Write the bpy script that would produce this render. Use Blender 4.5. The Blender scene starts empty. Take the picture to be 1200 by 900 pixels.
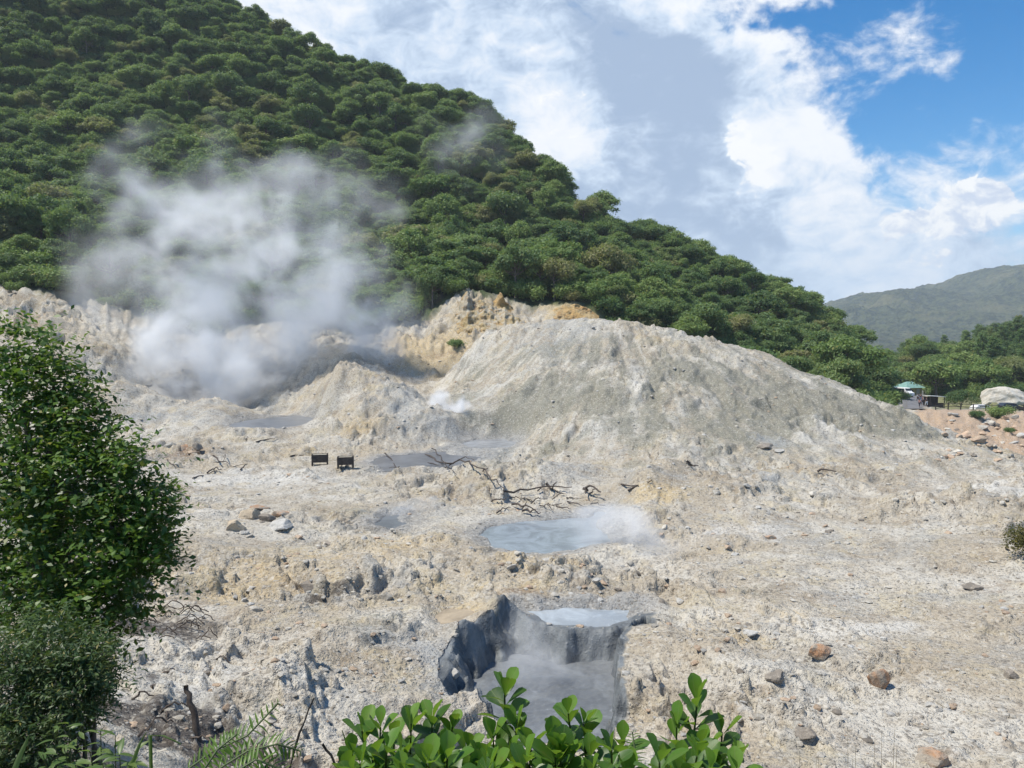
import bpy, bmesh, math, random
import numpy as np
from mathutils import Vector, Matrix

# ------------------------------------------------------------------ camera, sky, sun, exposure
SC = bpy.context.scene
COL = SC.collection
F = 900.0                       # focal length in photo pixels (photo 1200 x 900)
CAMZ = 10.0
PITCH = math.atan(50.0 / F)
SUN_EL, SUN_AZ = math.radians(62), math.radians(-98)   # azimuth from +Y, negative = left
SUN_DIR = Vector((math.sin(SUN_AZ) * math.cos(SUN_EL), math.cos(SUN_AZ) * math.cos(SUN_EL), math.sin(SUN_EL)))

cam = bpy.data.cameras.new('camera')
cam.sensor_width = 36.0
cam.lens = 36.0 * F / 1200.0
cam.clip_start, cam.clip_end = 0.1, 20000
cam_o = bpy.data.objects.new('camera', cam)
COL.objects.link(cam_o)
cam_o.location = (0, 0, CAMZ)
cam_o.rotation_euler = (math.pi / 2 - PITCH, 0, 0)
SC.camera = cam_o

SC.view_settings.view_transform = 'Standard'
SC.view_settings.look = 'None'
SC.view_settings.exposure = 0.64
SC.view_settings.gamma = 1.0
cy = SC.cycles
cy.max_bounces = 12
cy.diffuse_bounces = 3
cy.glossy_bounces = 2
cy.transmission_bounces = 3
cy.volume_bounces = 8
cy.transparent_max_bounces = 6
cy.volume_step_rate = 1.0
cy.volume_max_steps = 128
cy.use_denoising = True
cy.caustics_reflective = False
cy.caustics_refractive = False


def pixdir(px, py):
    up = (450.0 - py) / F
    r = (px - 600.0) / F
    c, s = math.cos(PITCH), math.sin(PITCH)
    return Vector((r, c + s * up, -s + c * up))


def at(px, py, D):
    d = pixdir(px, py)
    k = D / d.y
    return Vector((d.x * k, D, CAMZ + d.z * k))


def atz(px, py, z):
    d = pixdir(px, py)
    k = (z - CAMZ) / d.z
    return Vector((d.x * k, d.y * k, z))


class NT:
    """small helper to write node trees"""
    def __init__(self, tree):
        self.t = tree
        tree.nodes.clear()

    def n(self, typ, **kw):
        nd = self.t.nodes.new(typ)
        for k, v in kw.items():
            if k.startswith('i_'):
                nd.inputs[k[2:].replace('_', ' ')].default_value = v
            elif k.startswith('x'):
                i = int(k[1:])
                if hasattr(v, 'is_output') or isinstance(v, bpy.types.NodeSocket):
                    self.t.links.new(v, nd.inputs[i])
                else:
                    nd.inputs[i].default_value = v
            else:
                setattr(nd, k, v)
        return nd

    def l(self, a, b):
        self.t.links.new(a, b)

    def math(self, op, a, b=0.0, c=0.0, clamp=False):
        nd = self.n('ShaderNodeMath', operation=op, use_clamp=clamp)
        for i, v in enumerate((a, b, c)):
            if isinstance(v, (int, float)):
                nd.inputs[i].default_value = v
            else:
                self.l(v, nd.inputs[i])
        return nd.outputs[0]

    def vmath(self, op, a, b=None, scale=None):
        nd = self.n('ShaderNodeVectorMath', operation=op)
        for i, v in enumerate((a, b)):
            if v is None:
                continue
            if isinstance(v, (tuple, list, Vector)):
                nd.inputs[i].default_value = tuple(v)
            else:
                self.l(v, nd.inputs[i])
        if scale is not None:
            if isinstance(scale, (int, float)):
                nd.inputs['Scale'].default_value = scale
            else:
                self.l(scale, nd.inputs['Scale'])
        return nd.outputs['Value'] if op in ('DISTANCE', 'DOT_PRODUCT', 'LENGTH') else nd.outputs[0]

    def ramp(self, v, a, b, lo=0.0, hi=1.0, smooth=True):
        nd = self.n('ShaderNodeMapRange', interpolation_type='SMOOTHSTEP' if smooth else 'LINEAR')
        nd.clamp = True
        self.l(v, nd.inputs[0])
        for i, q in zip((1, 2, 3, 4), (a, b, lo, hi)):
            nd.inputs[i].default_value = q
        return nd.outputs[0]

    def noise(self, vec, scale, detail=4, rough=0.55, dist=0.0, col=False):
        nd = self.n('ShaderNodeTexNoise')
        if vec is not None:
            self.l(vec, nd.inputs['Vector'])
        nd.inputs['Scale'].default_value = scale
        nd.inputs['Detail'].default_value = detail
        nd.inputs['Roughness'].default_value = rough
        nd.inputs['Distortion'].default_value = dist
        return nd.outputs['Color'] if col else nd.outputs[0]

    def mix(self, fac, a, b, blend='MIX'):
        nd = self.n('ShaderNodeMix', data_type='RGBA', blend_type=blend)
        if isinstance(fac, (int, float)):
            nd.inputs[0].default_value = fac
        else:
            self.l(fac, nd.inputs[0])
        for i, v in ((6, a), (7, b)):
            if isinstance(v, (tuple, list)):
                nd.inputs[i].default_value = tuple(v) + ((1.0,) if len(v) == 3 else ())
            else:
                self.l(v, nd.inputs[i])
        return nd.outputs[2]


# ---- world: Nishita sky with procedural clouds
W = bpy.data.worlds.new('World')
SC.world = W
W.use_nodes = True
t = NT(W.node_tree)
sky = t.n('ShaderNodeTexSky', sky_type='NISHITA')
sky.sun_disc = False
sky.sun_elevation = SUN_EL
sky.sun_rotation = SUN_AZ
sky.air_density = 1.0
sky.dust_density = 0.0
sky.altitude = 300
sky.ozone_density = 2.2
dirn = t.n('ShaderNodeTexCoord').outputs['Generated']
dirn = t.vmath('NORMALIZE', dirn)
warp1 = t.vmath('SCALE', t.vmath('SUBTRACT', t.noise(dirn, 5.0, 5, 0.55, col=True), (0.5, 0.5, 0.5)), scale=0.22)
warp2 = t.vmath('SCALE', t.vmath('SUBTRACT', t.noise(dirn, 22.0, 6, 0.6, col=True), (0.5, 0.5, 0.5)), scale=0.075)
dw = t.vmath('ADD', t.vmath('ADD', dirn, warp1), warp2)
dsoft = t.vmath('ADD', dirn, warp1)


def blobs(lst, vec):
    s = None
    for (px, py, rpx, w) in lst:
        d = pixdir(px, py).normalized()
        dist = t.vmath('DISTANCE', vec, tuple(d))
        v = t.ramp(dist, rpx / F, 0.0, 0.0, w)
        s = v if s is None else t.math('ADD', s, v)
    return s


stretch = t.vmath('MULTIPLY', dirn, (1.0, 1.0, 1.6))
n_big = t.noise(stretch, 3.2, 8, 0.58, 0.3)
n_fine = t.ramp(t.noise(stretch, 8.0, 9, 0.60, 0.8), .30, .70, 0, 1, False)
n_vf = t.ramp(t.noise(stretch, 26.0, 8, 0.62, 0.6), .30, .70, 0, 1, False)
cover = blobs([(380, 10, 420, .75), (600, 130, 330, .65), (760, 230, 300, .6), (900, 260, 220, .5), (960, 170, 120, .5),
               (830, 20, 110, .55), (1180, 150, 110, .5), (1060, 50, 90, .5), (1010, 70, 60, .3), (945, 8, 50, .4), (1080, 290, 120, .45), (1180, 290, 100, .4),
               (1090, -20, 150, -.45), (1050, 130, 110, -.35), (1170, 60, 90, -.35), (925, 70, 55, -.4),
               (862, 212, 30, -.3), (980, 330, 170, .5), (1040, 215, 50, -.25)], dw)
dens = t.math('ADD', t.math('MULTIPLY', t.math('SUBTRACT', n_big, 0.5), 1.9),
              t.math('MULTIPLY', t.math('SUBTRACT', n_fine, 0.5), 0.62))
dens = t.math('ADD', dens, t.math('MULTIPLY', t.math('SUBTRACT', n_vf, 0.5), 0.28))
dens = t.math('ADD', dens, cover)
cmask = t.ramp(dens, 0.04, 0.60)
# a crisp cumulus layer low on the right
cum = blobs([(1122, 234, 48, 1.0), (1078, 246, 30, .7), (1160, 255, 34, .6), (1118, 216, 26, .6), (1197, 246, 30, .6), (1150, 304, 36, .6), (1092, 300, 28, .6),
             (1186, 304, 32, .6), (650, 110, 75, .4), (860, 214, 42, .6), (600, 125, 25, .4)], dw)
cumm = t.ramp(t.math('ADD', cum, t.math('ADD', t.math('MULTIPLY', t.math('SUBTRACT', n_fine, 0.5), 0.4), t.math('MULTIPLY', t.math('SUBTRACT', n_vf, 0.5), 0.75))), 0.26, 0.46)
bright = blobs([(655, 120, 100, 1.0), (600, 180, 70, .6), (830, 25, 120, .8), (960, 130, 130, .75), (900, 190, 110, .5), (1160, 140, 130, .4),
                (690, 20, 60, .3), (870, 215, 40, .8), (330, 0, 90, .5), (480, 75, 120, .15)], dw)
dark = blobs([(735, 70, 120, 1.05), (850, 115, 100, .8), (780, 150, 120, .6), (830, 290, 170, .65), (740, 240, 160, .45), (560, 60, 200, .35),
              (430, 40, 200, .25), (930, 300, 130, .4)], dw)
tone = t.math('ADD', t.math('SUBTRACT', bright, dark), t.math('MULTIPLY', t.math('SUBTRACT', n_fine, 0.5), 1.15))
tone = t.math('ADD', tone, t.math('MULTIPLY', t.math('SUBTRACT', n_vf, 0.5), 0.8))
tone = t.math('ADD', tone, t.math('MULTIPLY', t.math('SUBTRACT', n_big, 0.5), 1.5))
tone = t.ramp(tone, -0.95, 0.75)
rampn = t.n('ShaderNodeValToRGB')
t.l(tone, rampn.inputs[0])
cr = rampn.color_ramp
cr.elements[0].color = (0.25, 0.325, 0.45, 1)
cr.elements[1].color = (0.635, 0.65, 0.68, 1)
e = cr.elements.new(0.45)
e.color = (0.42, 0.50, 0.61, 1)
cumcol = t.mix(t.ramp(t.math('ADD', t.math('MULTIPLY', n_fine, .5), t.math('MULTIPLY', n_vf, .5)), 0.3, 0.6), (0.42, 0.475, 0.58), (0.67, 0.675, 0.68))
b_sky = t.n('ShaderNodeBackground')
hsv = t.n('ShaderNodeHueSaturation')
hsv.inputs['Saturation'].default_value = 1.5
t.l(sky.outputs[0], hsv.inputs['Color'])
t.l(hsv.outputs[0], b_sky.inputs[0])
b_sky.inputs[1].default_value = 0.095
b_cl = t.n('ShaderNodeBackground')
cumm = t.math('MULTIPLY', cumm, t.ramp(cum, .02, .2))
dz = t.n('ShaderNodeSeparateXYZ')
t.l(dirn, dz.inputs[0])
low = t.ramp(dz.outputs[2], .14, .01, 0, .85)
lowc = t.mix(t.math('MULTIPLY', low, .8), rampn.outputs[0], (.43, .52, .65))
t.l(t.mix(cumm, lowc, cumcol), b_cl.inputs[0])
b_cl.inputs[1].default_value = 1.0
ms = t.n('ShaderNodeMixShader')
t.l(t.math('MAXIMUM', t.math('MAXIMUM', cmask, low), cumm), ms.inputs[0])
t.l(b_sky.outputs[0], ms.inputs[1])
t.l(b_cl.outputs[0], ms.inputs[2])
wo = t.n('ShaderNodeOutputWorld')
t.l(ms.outputs[0], wo.inputs[0])
W.cycles.sampling_method = 'MANUAL'
W.cycles.sample_map_resolution = 512

sun = bpy.data.lights.new('sun', 'SUN')
sun.energy = 3.9
sun.angle = math.radians(3)
sun.color = (1.0, 0.94, 0.83)
sun_o = bpy.data.objects.new('sun', sun)
COL.objects.link(sun_o)
sun_o.rotation_euler = SUN_DIR.to_track_quat('Z', 'Y').to_euler()

# ------------------------------------------------------------------ helpers
RNG = np.random.default_rng(7)
rnd = random.Random(11)


def tag(o, label=None, cat=None, group=None, kind=None):
    if label: o['label'] = label
    if cat: o['category'] = cat
    if group: o['group'] = group
    if kind: o['kind'] = kind
    return o


def link(name, me, mat=None, parent=None):
    o = bpy.data.objects.new(name, me)
    COL.objects.link(o)
    if mat is not None and not me.materials:
        me.materials.append(mat)
    if parent is not None:
        o.parent = parent
    return o


def empty(name, loc, rz=0.0, scale=1.0):
    o = bpy.data.objects.new(name, None)
    COL.objects.link(o)
    o.location = loc
    o.rotation_euler = (0, 0, rz)
    o.scale = (scale,) * 3
    o.empty_display_size = 0.2
    return o


def np_mesh(name, V, faces, smooth=False):
    """V (n,3); faces (m,k) int array, k = 3 or 4"""
    V = np.asarray(V, dtype=np.float32)
    faces = np.asarray(faces, dtype=np.int32)
    k = faces.shape[1]
    me = bpy.data.meshes.new(name)
    me.vertices.add(len(V))
    me.vertices.foreach_set('co', V.ravel())
    me.loops.add(faces.size)
    me.loops.foreach_set('vertex_index', faces.ravel())
    me.polygons.add(len(faces))
    me.polygons.foreach_set('loop_start', np.arange(0, faces.size, k, dtype=np.int32))
    if smooth:
        me.polygons.foreach_set('use_smooth', np.ones(len(faces), dtype=bool))
    me.update(calc_edges=True)
    return me


class MB:
    """collects shapes into one mesh"""
    def __init__(self):
        self.v, self.f = [], []

    def add(self, V, Fs):
        o = len(self.v)
        self.v += [tuple(p) for p in V]
        self.f += [tuple(i + o for i in q) for q in Fs]

    def box(self, c, s, rot=None, taper=1.0):
        c = Vector(c)
        vs = []
        for z in (-1, 1):
            k = taper if z > 0 else 1.0
            for x, y in ((-1, -1), (1, -1), (1, 1), (-1, 1)):
                p = Vector((x * s[0] / 2 * k, y * s[1] / 2 * k, z * s[2] / 2))
                if rot is not None: p = rot @ p
                vs.append(c + p)
        self.add(vs, [(3, 2, 1, 0), (4, 5, 6, 7), (0, 1, 5, 4), (1, 2, 6, 5), (2, 3, 7, 6), (3, 0, 4, 7)])

    def tube(self, pts, rads, n=6, cap=True):
        pts = [Vector(p) for p in pts]
        if isinstance(rads, (int, float)): rads = [rads] * len(pts)
        base = len(self.v)
        up = Vector((0.13, 0.27, 0.95)).normalized()
        for i, p in enumerate(pts):
            a = pts[max(0, i - 1)]
            b = pts[min(len(pts) - 1, i + 1)]
            d = (b - a).normalized()
            u = d.cross(up)
            if u.length < 0.05: u = d.cross(Vector((1, 0, 0)))
            u.normalize()
            w = d.cross(u)
            for k in range(n):
                an = 2 * math.pi * k / n
                self.v.append(tuple(p + (u * math.cos(an) + w * math.sin(an)) * rads[i]))
        for i in range(len(pts) - 1):
            for k in range(n):
                a = base + i * n + k
                b = base + i * n + (k + 1) % n
                self.f.append((a, b, b + n, a + n))
        if cap:
            self.f.append(tuple(base + k for k in range(n)))
            self.f.append(tuple(base + (len(pts) - 1) * n + k for k in reversed(range(n))))

    def mesh(self, name, smooth=False):
        me = bpy.data.meshes.new(name)
        me.from_pydata(self.v, [], self.f)
        if smooth:
            me.polygons.foreach_set('use_smooth', np.ones(len(me.polygons), dtype=bool))
        me.update()
        return me

    def build(self, name, mat, parent=None, smooth=False):
        return link(name, self.mesh(name, smooth), mat, parent)


# ---- numpy noise
def _hash(ix, iy, seed):
    h = (ix.astype(np.int64) * 374761393 + iy.astype(np.int64) * 668265263 + seed * 1442695041) & 0x7fffffff
    h = ((h ^ (h >> 13)) * 1274126177) & 0x7fffffff
    return (h ^ (h >> 16)) & 0xffff


def perlin(x, y, seed=0):
    x = np.asarray(x, float); y = np.asarray(y, float)
    ix, iy = np.floor(x), np.floor(y)
    fx, fy = x - ix, y - iy
    u = fx * fx * fx * (fx * (fx * 6 - 15) + 10)
    v = fy * fy * fy * (fy * (fy * 6 - 15) + 10)

    def g(dx, dy):
        a = _hash(ix + dx, iy + dy, seed) * (2 * math.pi / 65536)
        return np.cos(a) * (fx - dx) + np.sin(a) * (fy - dy)
    a = g(0, 0) * (1 - u) + g(1, 0) * u
    b = g(0, 1) * (1 - u) + g(1, 1) * u
    return (a * (1 - v) + b * v) * 1.5


def fbm(x, y, oct=4, seed=0, gain=0.5, ridged=False):
    s = 0; a = 1.0; tot = 0; fr = 1.0
    for i in range(oct):
        p = perlin(x * fr + i * 17.3, y * fr - i * 9.1, seed + i)
        if ridged: p = 1 - 2 * np.abs(p)
        s = s + p * a
        tot += a
        a *= gain
        fr *= 2.03
    return s / tot


def sstep(a, b, x):
    k = np.clip((x - a) / (b - a), 0, 1)
    return k * k * (3 - 2 * k)


def worley(x, y, seed=0):
    ix, iy = np.floor(x), np.floor(y)
    best = np.full(np.shape(x), 9.0)
    for dx in (-1, 0, 1):
        for dy in (-1, 0, 1):
            hx = _hash(ix + dx, iy + dy, seed) / 65536.0
            hy = _hash(ix + dx, iy + dy, seed + 77) / 65536.0
            d = (ix + dx + hx - x) ** 2 + (iy + dy + hy - y) ** 2
            best = np.minimum(best, d)
    return np.sqrt(best)


# ------------------------------------------------------------------ terrain heights
CP = []


def gz(px, py, z):
    CP.append(atz(px, py, z))


def gd(px, py, D):
    CP.append(at(px, py, D))


def gw(x, y, z):
    CP.append(Vector((x, y, z)))


def gpz(px, D, z):      # column px, depth D, height z
    CP.append(Vector(((px - 600) / F * D, D, z)))


# bank below the lookout
for px in (-400, 0, 600, 1200, 1600):
    gpz(px, 2.0, 8.3); gpz(px, 3.5, 7.3); gpz(px, 6.0, 5.2 if px > 100 else 6.0)
for px in (300, 600, 900, 1200, 1600):
    gpz(px, 10.0, 3.0); gpz(px, 14.0, 1.2)
gpz(0, 9, 5.4); gpz(0, 12, 4.2); gpz(-300, 9, 6.0); gpz(-300, 14, 4.6); gpz(-300, 25, 3.0); gpz(-300, 50, 2.5)
gpz(110, 10, 4.6); gpz(110, 13, 3.2); gpz(0, 17, 2.8)
for p in [(1150, 880, .3), (900, 880, .2), (760, 890, .1), (500, 890, .4), (300, 880, 1.2), (210, 830, 1.6), (160, 770, 1.7), (1400, 860, .6),
          (1150, 790, .4), (950, 790, .3), (800, 790, .2), (420, 790, .7), (280, 770, .8),
          (1150, 700, .4), (1000, 700, .2), (830, 700, .1), (450, 700, .5), (330, 710, .6), (230, 700, .8), (1400, 700, 1.5), (640, 690, .12), (560, 680, .3),
          (1180, 640, .8), (1000, 640, .4), (850, 650, .1), (740, 650, -.15), (450, 630, .2), (250, 620, .7), (520, 650, .2), (640, 665, .15), (100, 620, 1.5),
          (1180, 590, .8), (1000, 600, .5), (880, 590, .8), (790, 557, 1.5), (730, 590, .7), (760, 605, .4), (690, 580, .15), (560, 605, -.1), (640, 592, .1), (450, 590, .1), (300, 590, .4), (170, 580, 1.0),
          (640, 555, .6), (560, 560, .35), (500, 557, .1), (400, 560, .2), (300, 550, .2), (220, 540, .6), (420, 545, .3), (620, 545, 1.0),
          (200, 520, .7), (380, 510, 1.0), (300, 510, .95), (260, 500, 1.1), (330, 486, 1.25), (385, 495, 1.5)]:
    gz(*p)
for p in [(130, 452, 88), (200, 466, 91), (260, 469, 92), (330, 474, 91), (150, 490, 84), (100, 470, 86),
          (60, 420, 100), (140, 420, 106), (100, 385, 112), (30, 345, 117), (0, 341, 118), (-100, 335, 118), (70, 357, 117), (20, 400, 104),
          (390, 431, 84), (450, 447, 84), (500, 478, 80), (370, 440, 87), (412, 434, 84), (428, 438, 84), (395, 452, 82), (475, 458, 80), (505, 474, 79), (460, 480, 76), (500, 500, 74), (530, 505, 74), (340, 470, 83), (360, 450, 84), (440, 500, 73), (400, 480, 77), (470, 520, 71), (520, 520, 72.5),
          (505, 468, 95), (470, 440, 104), (530, 440, 104), (470, 400, 118), (480, 387, 123), (430, 400, 122), (515, 385, 124), (540, 415, 112), (548, 349, 130), (575, 362, 129), (600, 372, 129), (520, 398, 118),
          (640, 366, 131), (670, 358, 132), (700, 366, 131), (670, 377, 127),
          (560, 397, 100), (600, 383, 98), (640, 379, 96), (680, 377, 95), (720, 377, 94), (780, 386, 93), (850, 402, 91), (900, 417, 90), (950, 440, 88), (1000, 460, 86), (1060, 487, 82), (1100, 505, 77), (1170, 538, 68),
          (700, 450, 78), (700, 520, 65), (620, 440, 84), (580, 500, 75), (620, 525, 68), (560, 450, 88), (800, 450, 77), (800, 520, 63.5), (900, 480, 74), (900, 540, 60), (1000, 510, 69), (1000, 560, 55), (1080, 540, 62), (760, 545, 59), (700, 548, 60.5),
          (850, 430, 83), (640, 405, 91), (750, 410, 87)]:
    gd(*p)
# behind the crater rim and behind the dome
for p in [(200, 101, 1.0), (270, 102, 0.8), (330, 99, 2.2), (230, 110, 4.0), (300, 110, 6.2), (350, 108, 6.6), (390, 92, 6.4), (390, 99, 6.0), (420, 108, 8.3), (380, 115, 9.6), (200, 118, 8.5), (300, 122, 11.5), (370, 122, 11.6), (440, 116, 9.4),
          (640, 112, 8), (720, 110, 7), (780, 109, 5), (850, 108, 3), (930, 106, 0), (1000, 104, -2), (1060, 104, -4), (1130, 100, -5), (1200, 92, -5), (1260, 80, -4), (1300, 60, 0), (600, 112, 10)]:
    gpz(*p)
# talus on the right, road shelf
for p in [(1090, 483, 122), (1150, 484, 126), (1200, 485, 126), (1115, 500, 115), (1180, 515, 110), (1200, 540, 100), (1300, 500, 118)]:
    gd(*p)
for px in (1060, 1120, 1200, 1350):
    gpz(px, 136, -2.0); gpz(px, 165, -2.1); gpz(px, 195, -2.0)
gpz(1050, 186, -2.0); gpz(1050, 212, -1.2); gpz(1040, 200, -.8); gpz(1075, 205, -1.6); gpz(1060, 240, 1.5); gpz(1120, 230, -1); gpz(1200, 230, 0); gpz(1300, 230, 6);  gpz(1120, 300, 2); gpz(1250, 300, 12); gpz(1120, 420, 0); gpz(1300, 420, 14)
# forested hill: ridge (less the tree height), slope, and the back of the hill
RIDGE = [(270, 22, 300), (350, 62, 292), (420, 96, 286), (500, 132, 280), (560, 152, 274), (600, 185, 266), (640, 222, 256), (700, 266, 246), (760, 312, 236), (810, 332, 226), (860, 352, 216), (920, 374, 206), (965, 384, 200), (990, 400, 194), (1012, 428, 186)]
for (px, py, D) in RIDGE:
    gd(px, py, D)
    q = at(px, py, D)
    gpz(px, D + 60, q.z - 30)
for p in [(0, -130, 310), (-200, -200, 310), (150, -50, 305), (100, 200, 205), (100, 60, 255), (0, 200, 200), (-200, 200, 200), (300, 250, 192), (300, 120, 250), (200, 320, 150), (420, 340, 155), (400, 200, 225),
          (500, 260, 205), (500, 330, 158), (600, 300, 190), (620, 340, 155), (700, 345, 165), (800, 378, 158), (900, 415, 152), (980, 445, 150), (50, 310, 132), (150, 330, 140)]:
    gd(*p)
for p in [(700, 128, 10.5), (760, 124, 7.5), (850, 122, 4.0), (930, 122, 1.0), (1000, 125, -2.0)]:
    gpz(*p)

CPa = np.array(CP)


def uv(x, y):
    return np.arctan2(x, y + 1e-6), np.log(np.sqrt(x * x + y * y) + 0.5)


cu, cv = uv(CPa[:, 0], CPa[:, 1])


def _k(du, dv):
    r2 = du * du + dv * dv + 1e-12
    return 0.5 * r2 * np.log(r2)


n_ = len(CPa)
A = np.zeros((n_ + 3, n_ + 3))
A[:n_, :n_] = _k(cu[:, None] - cu[None], cv[:, None] - cv[None]) + np.eye(n_) * 2e-5
A[:n_, n_] = 1; A[:n_, n_ + 1] = cu; A[:n_, n_ + 2] = cv
A[n_:, :n_] = A[:n_, n_:].T
sol = np.linalg.solve(A, np.concatenate([CPa[:, 2], [0, 0, 0]]))


def h_base(x, y):
    x = np.asarray(x, float); y = np.asarray(y, float)
    sh = x.shape
    u, v = uv(x.ravel(), y.ravel())
    out = np.empty(u.shape)
    for i in range(0, len(u), 40000):
        uu, vv = u[i:i + 40000], v[i:i + 40000]
        out[i:i + 40000] = _k(uu[:, None] - cu[None], vv[:, None] - cv[None]) @ sol[:n_] + sol[n_] + sol[n_ + 1] * uu + sol[n_ + 2] * vv
    return out.reshape(sh)


def poly_sd(x, y, P):
    """signed distance to polygon (negative inside)"""
    d = np.full(x.shape, 1e9)
    ins = np.zeros(x.shape, bool)
    n = len(P)
    for i in range(n):
        ax, ay = P[i]; bx, by = P[(i + 1) % n]
        ex, ey = bx - ax, by - ay
        tt = np.clip(((x - ax) * ex + (y - ay) * ey) / (ex * ex + ey * ey + 1e-12), 0, 1)
        d = np.minimum(d, (x - ax - tt * ex) ** 2 + (y - ay - tt * ey) ** 2)
        c = ((ay > y) != (by > y)) & (x < (bx - ax) * (y - ay) / (by - ay + 1e-12) + ax)
        ins ^= c
    d = np.sqrt(d)
    return np.where(ins, -d, d)


def poly_px(pts, z):
    return [tuple(atz(px, py, z)[:2]) for px, py in pts]


POOLS = {   # name: (level, pixel outline)
    'mid': (-0.30, [(556, 629), (566, 620), (585, 614), (612, 611), (650, 608), (684, 606), (700, 599), (716, 599), (716, 608), (704, 618), (722, 626), (716, 636), (690, 642), (668, 647), (640, 650), (605, 648), (575, 641)]),
    'upper': (0.0, [(431, 542), (445, 535), (480, 532), (515, 529), (545, 525), (566, 526), (573, 533), (558, 542), (520, 547), (480, 551), (447, 552)]),
    'ripple': (0.3, [(537, 520), (556, 515), (590, 514), (608, 518), (601, 525), (575, 528), (547, 526)]),
    'left': (1.05, [(262, 499), (285, 493), (320, 489), (350, 487), (374, 490), (360, 498), (322, 503), (284, 504)]),
    'vent': (-0.2, [(435, 613), (447, 604), (468, 603), (476, 614), (462, 624), (442, 622)]),
    'tan': (0.12, [(502, 724), (524, 712), (556, 711), (566, 717), (540, 728), (515, 735)]),
    'shelf': (-0.12, [(607, 714), (640, 712), (700, 711), (742, 713), (750, 722), (738, 732), (700, 737), (665, 737), (632, 731)]),
}
POOLW = {k: (z, poly_px(p, z)) for k, (z, p) in POOLS.items()}
PIT = poly_px([(546, 750), (572, 738), (592, 722), (608, 722), (635, 735), (665, 741), (715, 741), (735, 737), (757, 727), (764, 733), (738, 742), (726, 752), (722, 800), (728, 830), (717, 854), (690, 868), (640, 876), (585, 856), (532, 820), (518, 797), (531, 770)], 0.0)
PITC = np.mean(np.array(PIT), axis=0)
SPIRE = atz(594, 722, 0.0)
SPIRE2 = atz(556, 752, 0.0)
DOME = at(720, 377, 94)


def foot(px):
    return np.interp(px, [-600, 0, 60, 140, 300, 440, 500, 560, 640, 700, 800, 900, 1000, 1050, 1062, 1090, 1180, 1300],
                     [118, 118, 118, 124, 125, 124, 126, 132, 133, 129, 122, 118, 115, 120, 172, 176, 172, 172])


SPURS = [(atz(*p, .4), atz(*q, .4), hh, w) for p, q, hh, w in (((716, 598), (800, 556), 1.0, 1.5), ((960, 562), (1100, 550), .9, 2.5), ((1080, 602), (1210, 580), .7, 2.2), ((450, 668), (690, 670), .4, 1.2), ((385, 762), (310, 850), .5, 1.0), ((775, 740), (900, 800), .45, 1.3), ((575, 570), (690, 552), .6, 2.0), ((240, 660), (420, 680), .35, 1.5))]
SMOOTH = [(1110, 770, 2.6, 4), (1010, 700, 3, 4), (900, 660, 4, 3), (330, 650, 5, 3.5), (640, 690, 3, 2), (400, 585, 6, 5), (1000, 620, 6, 5)]


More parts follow.
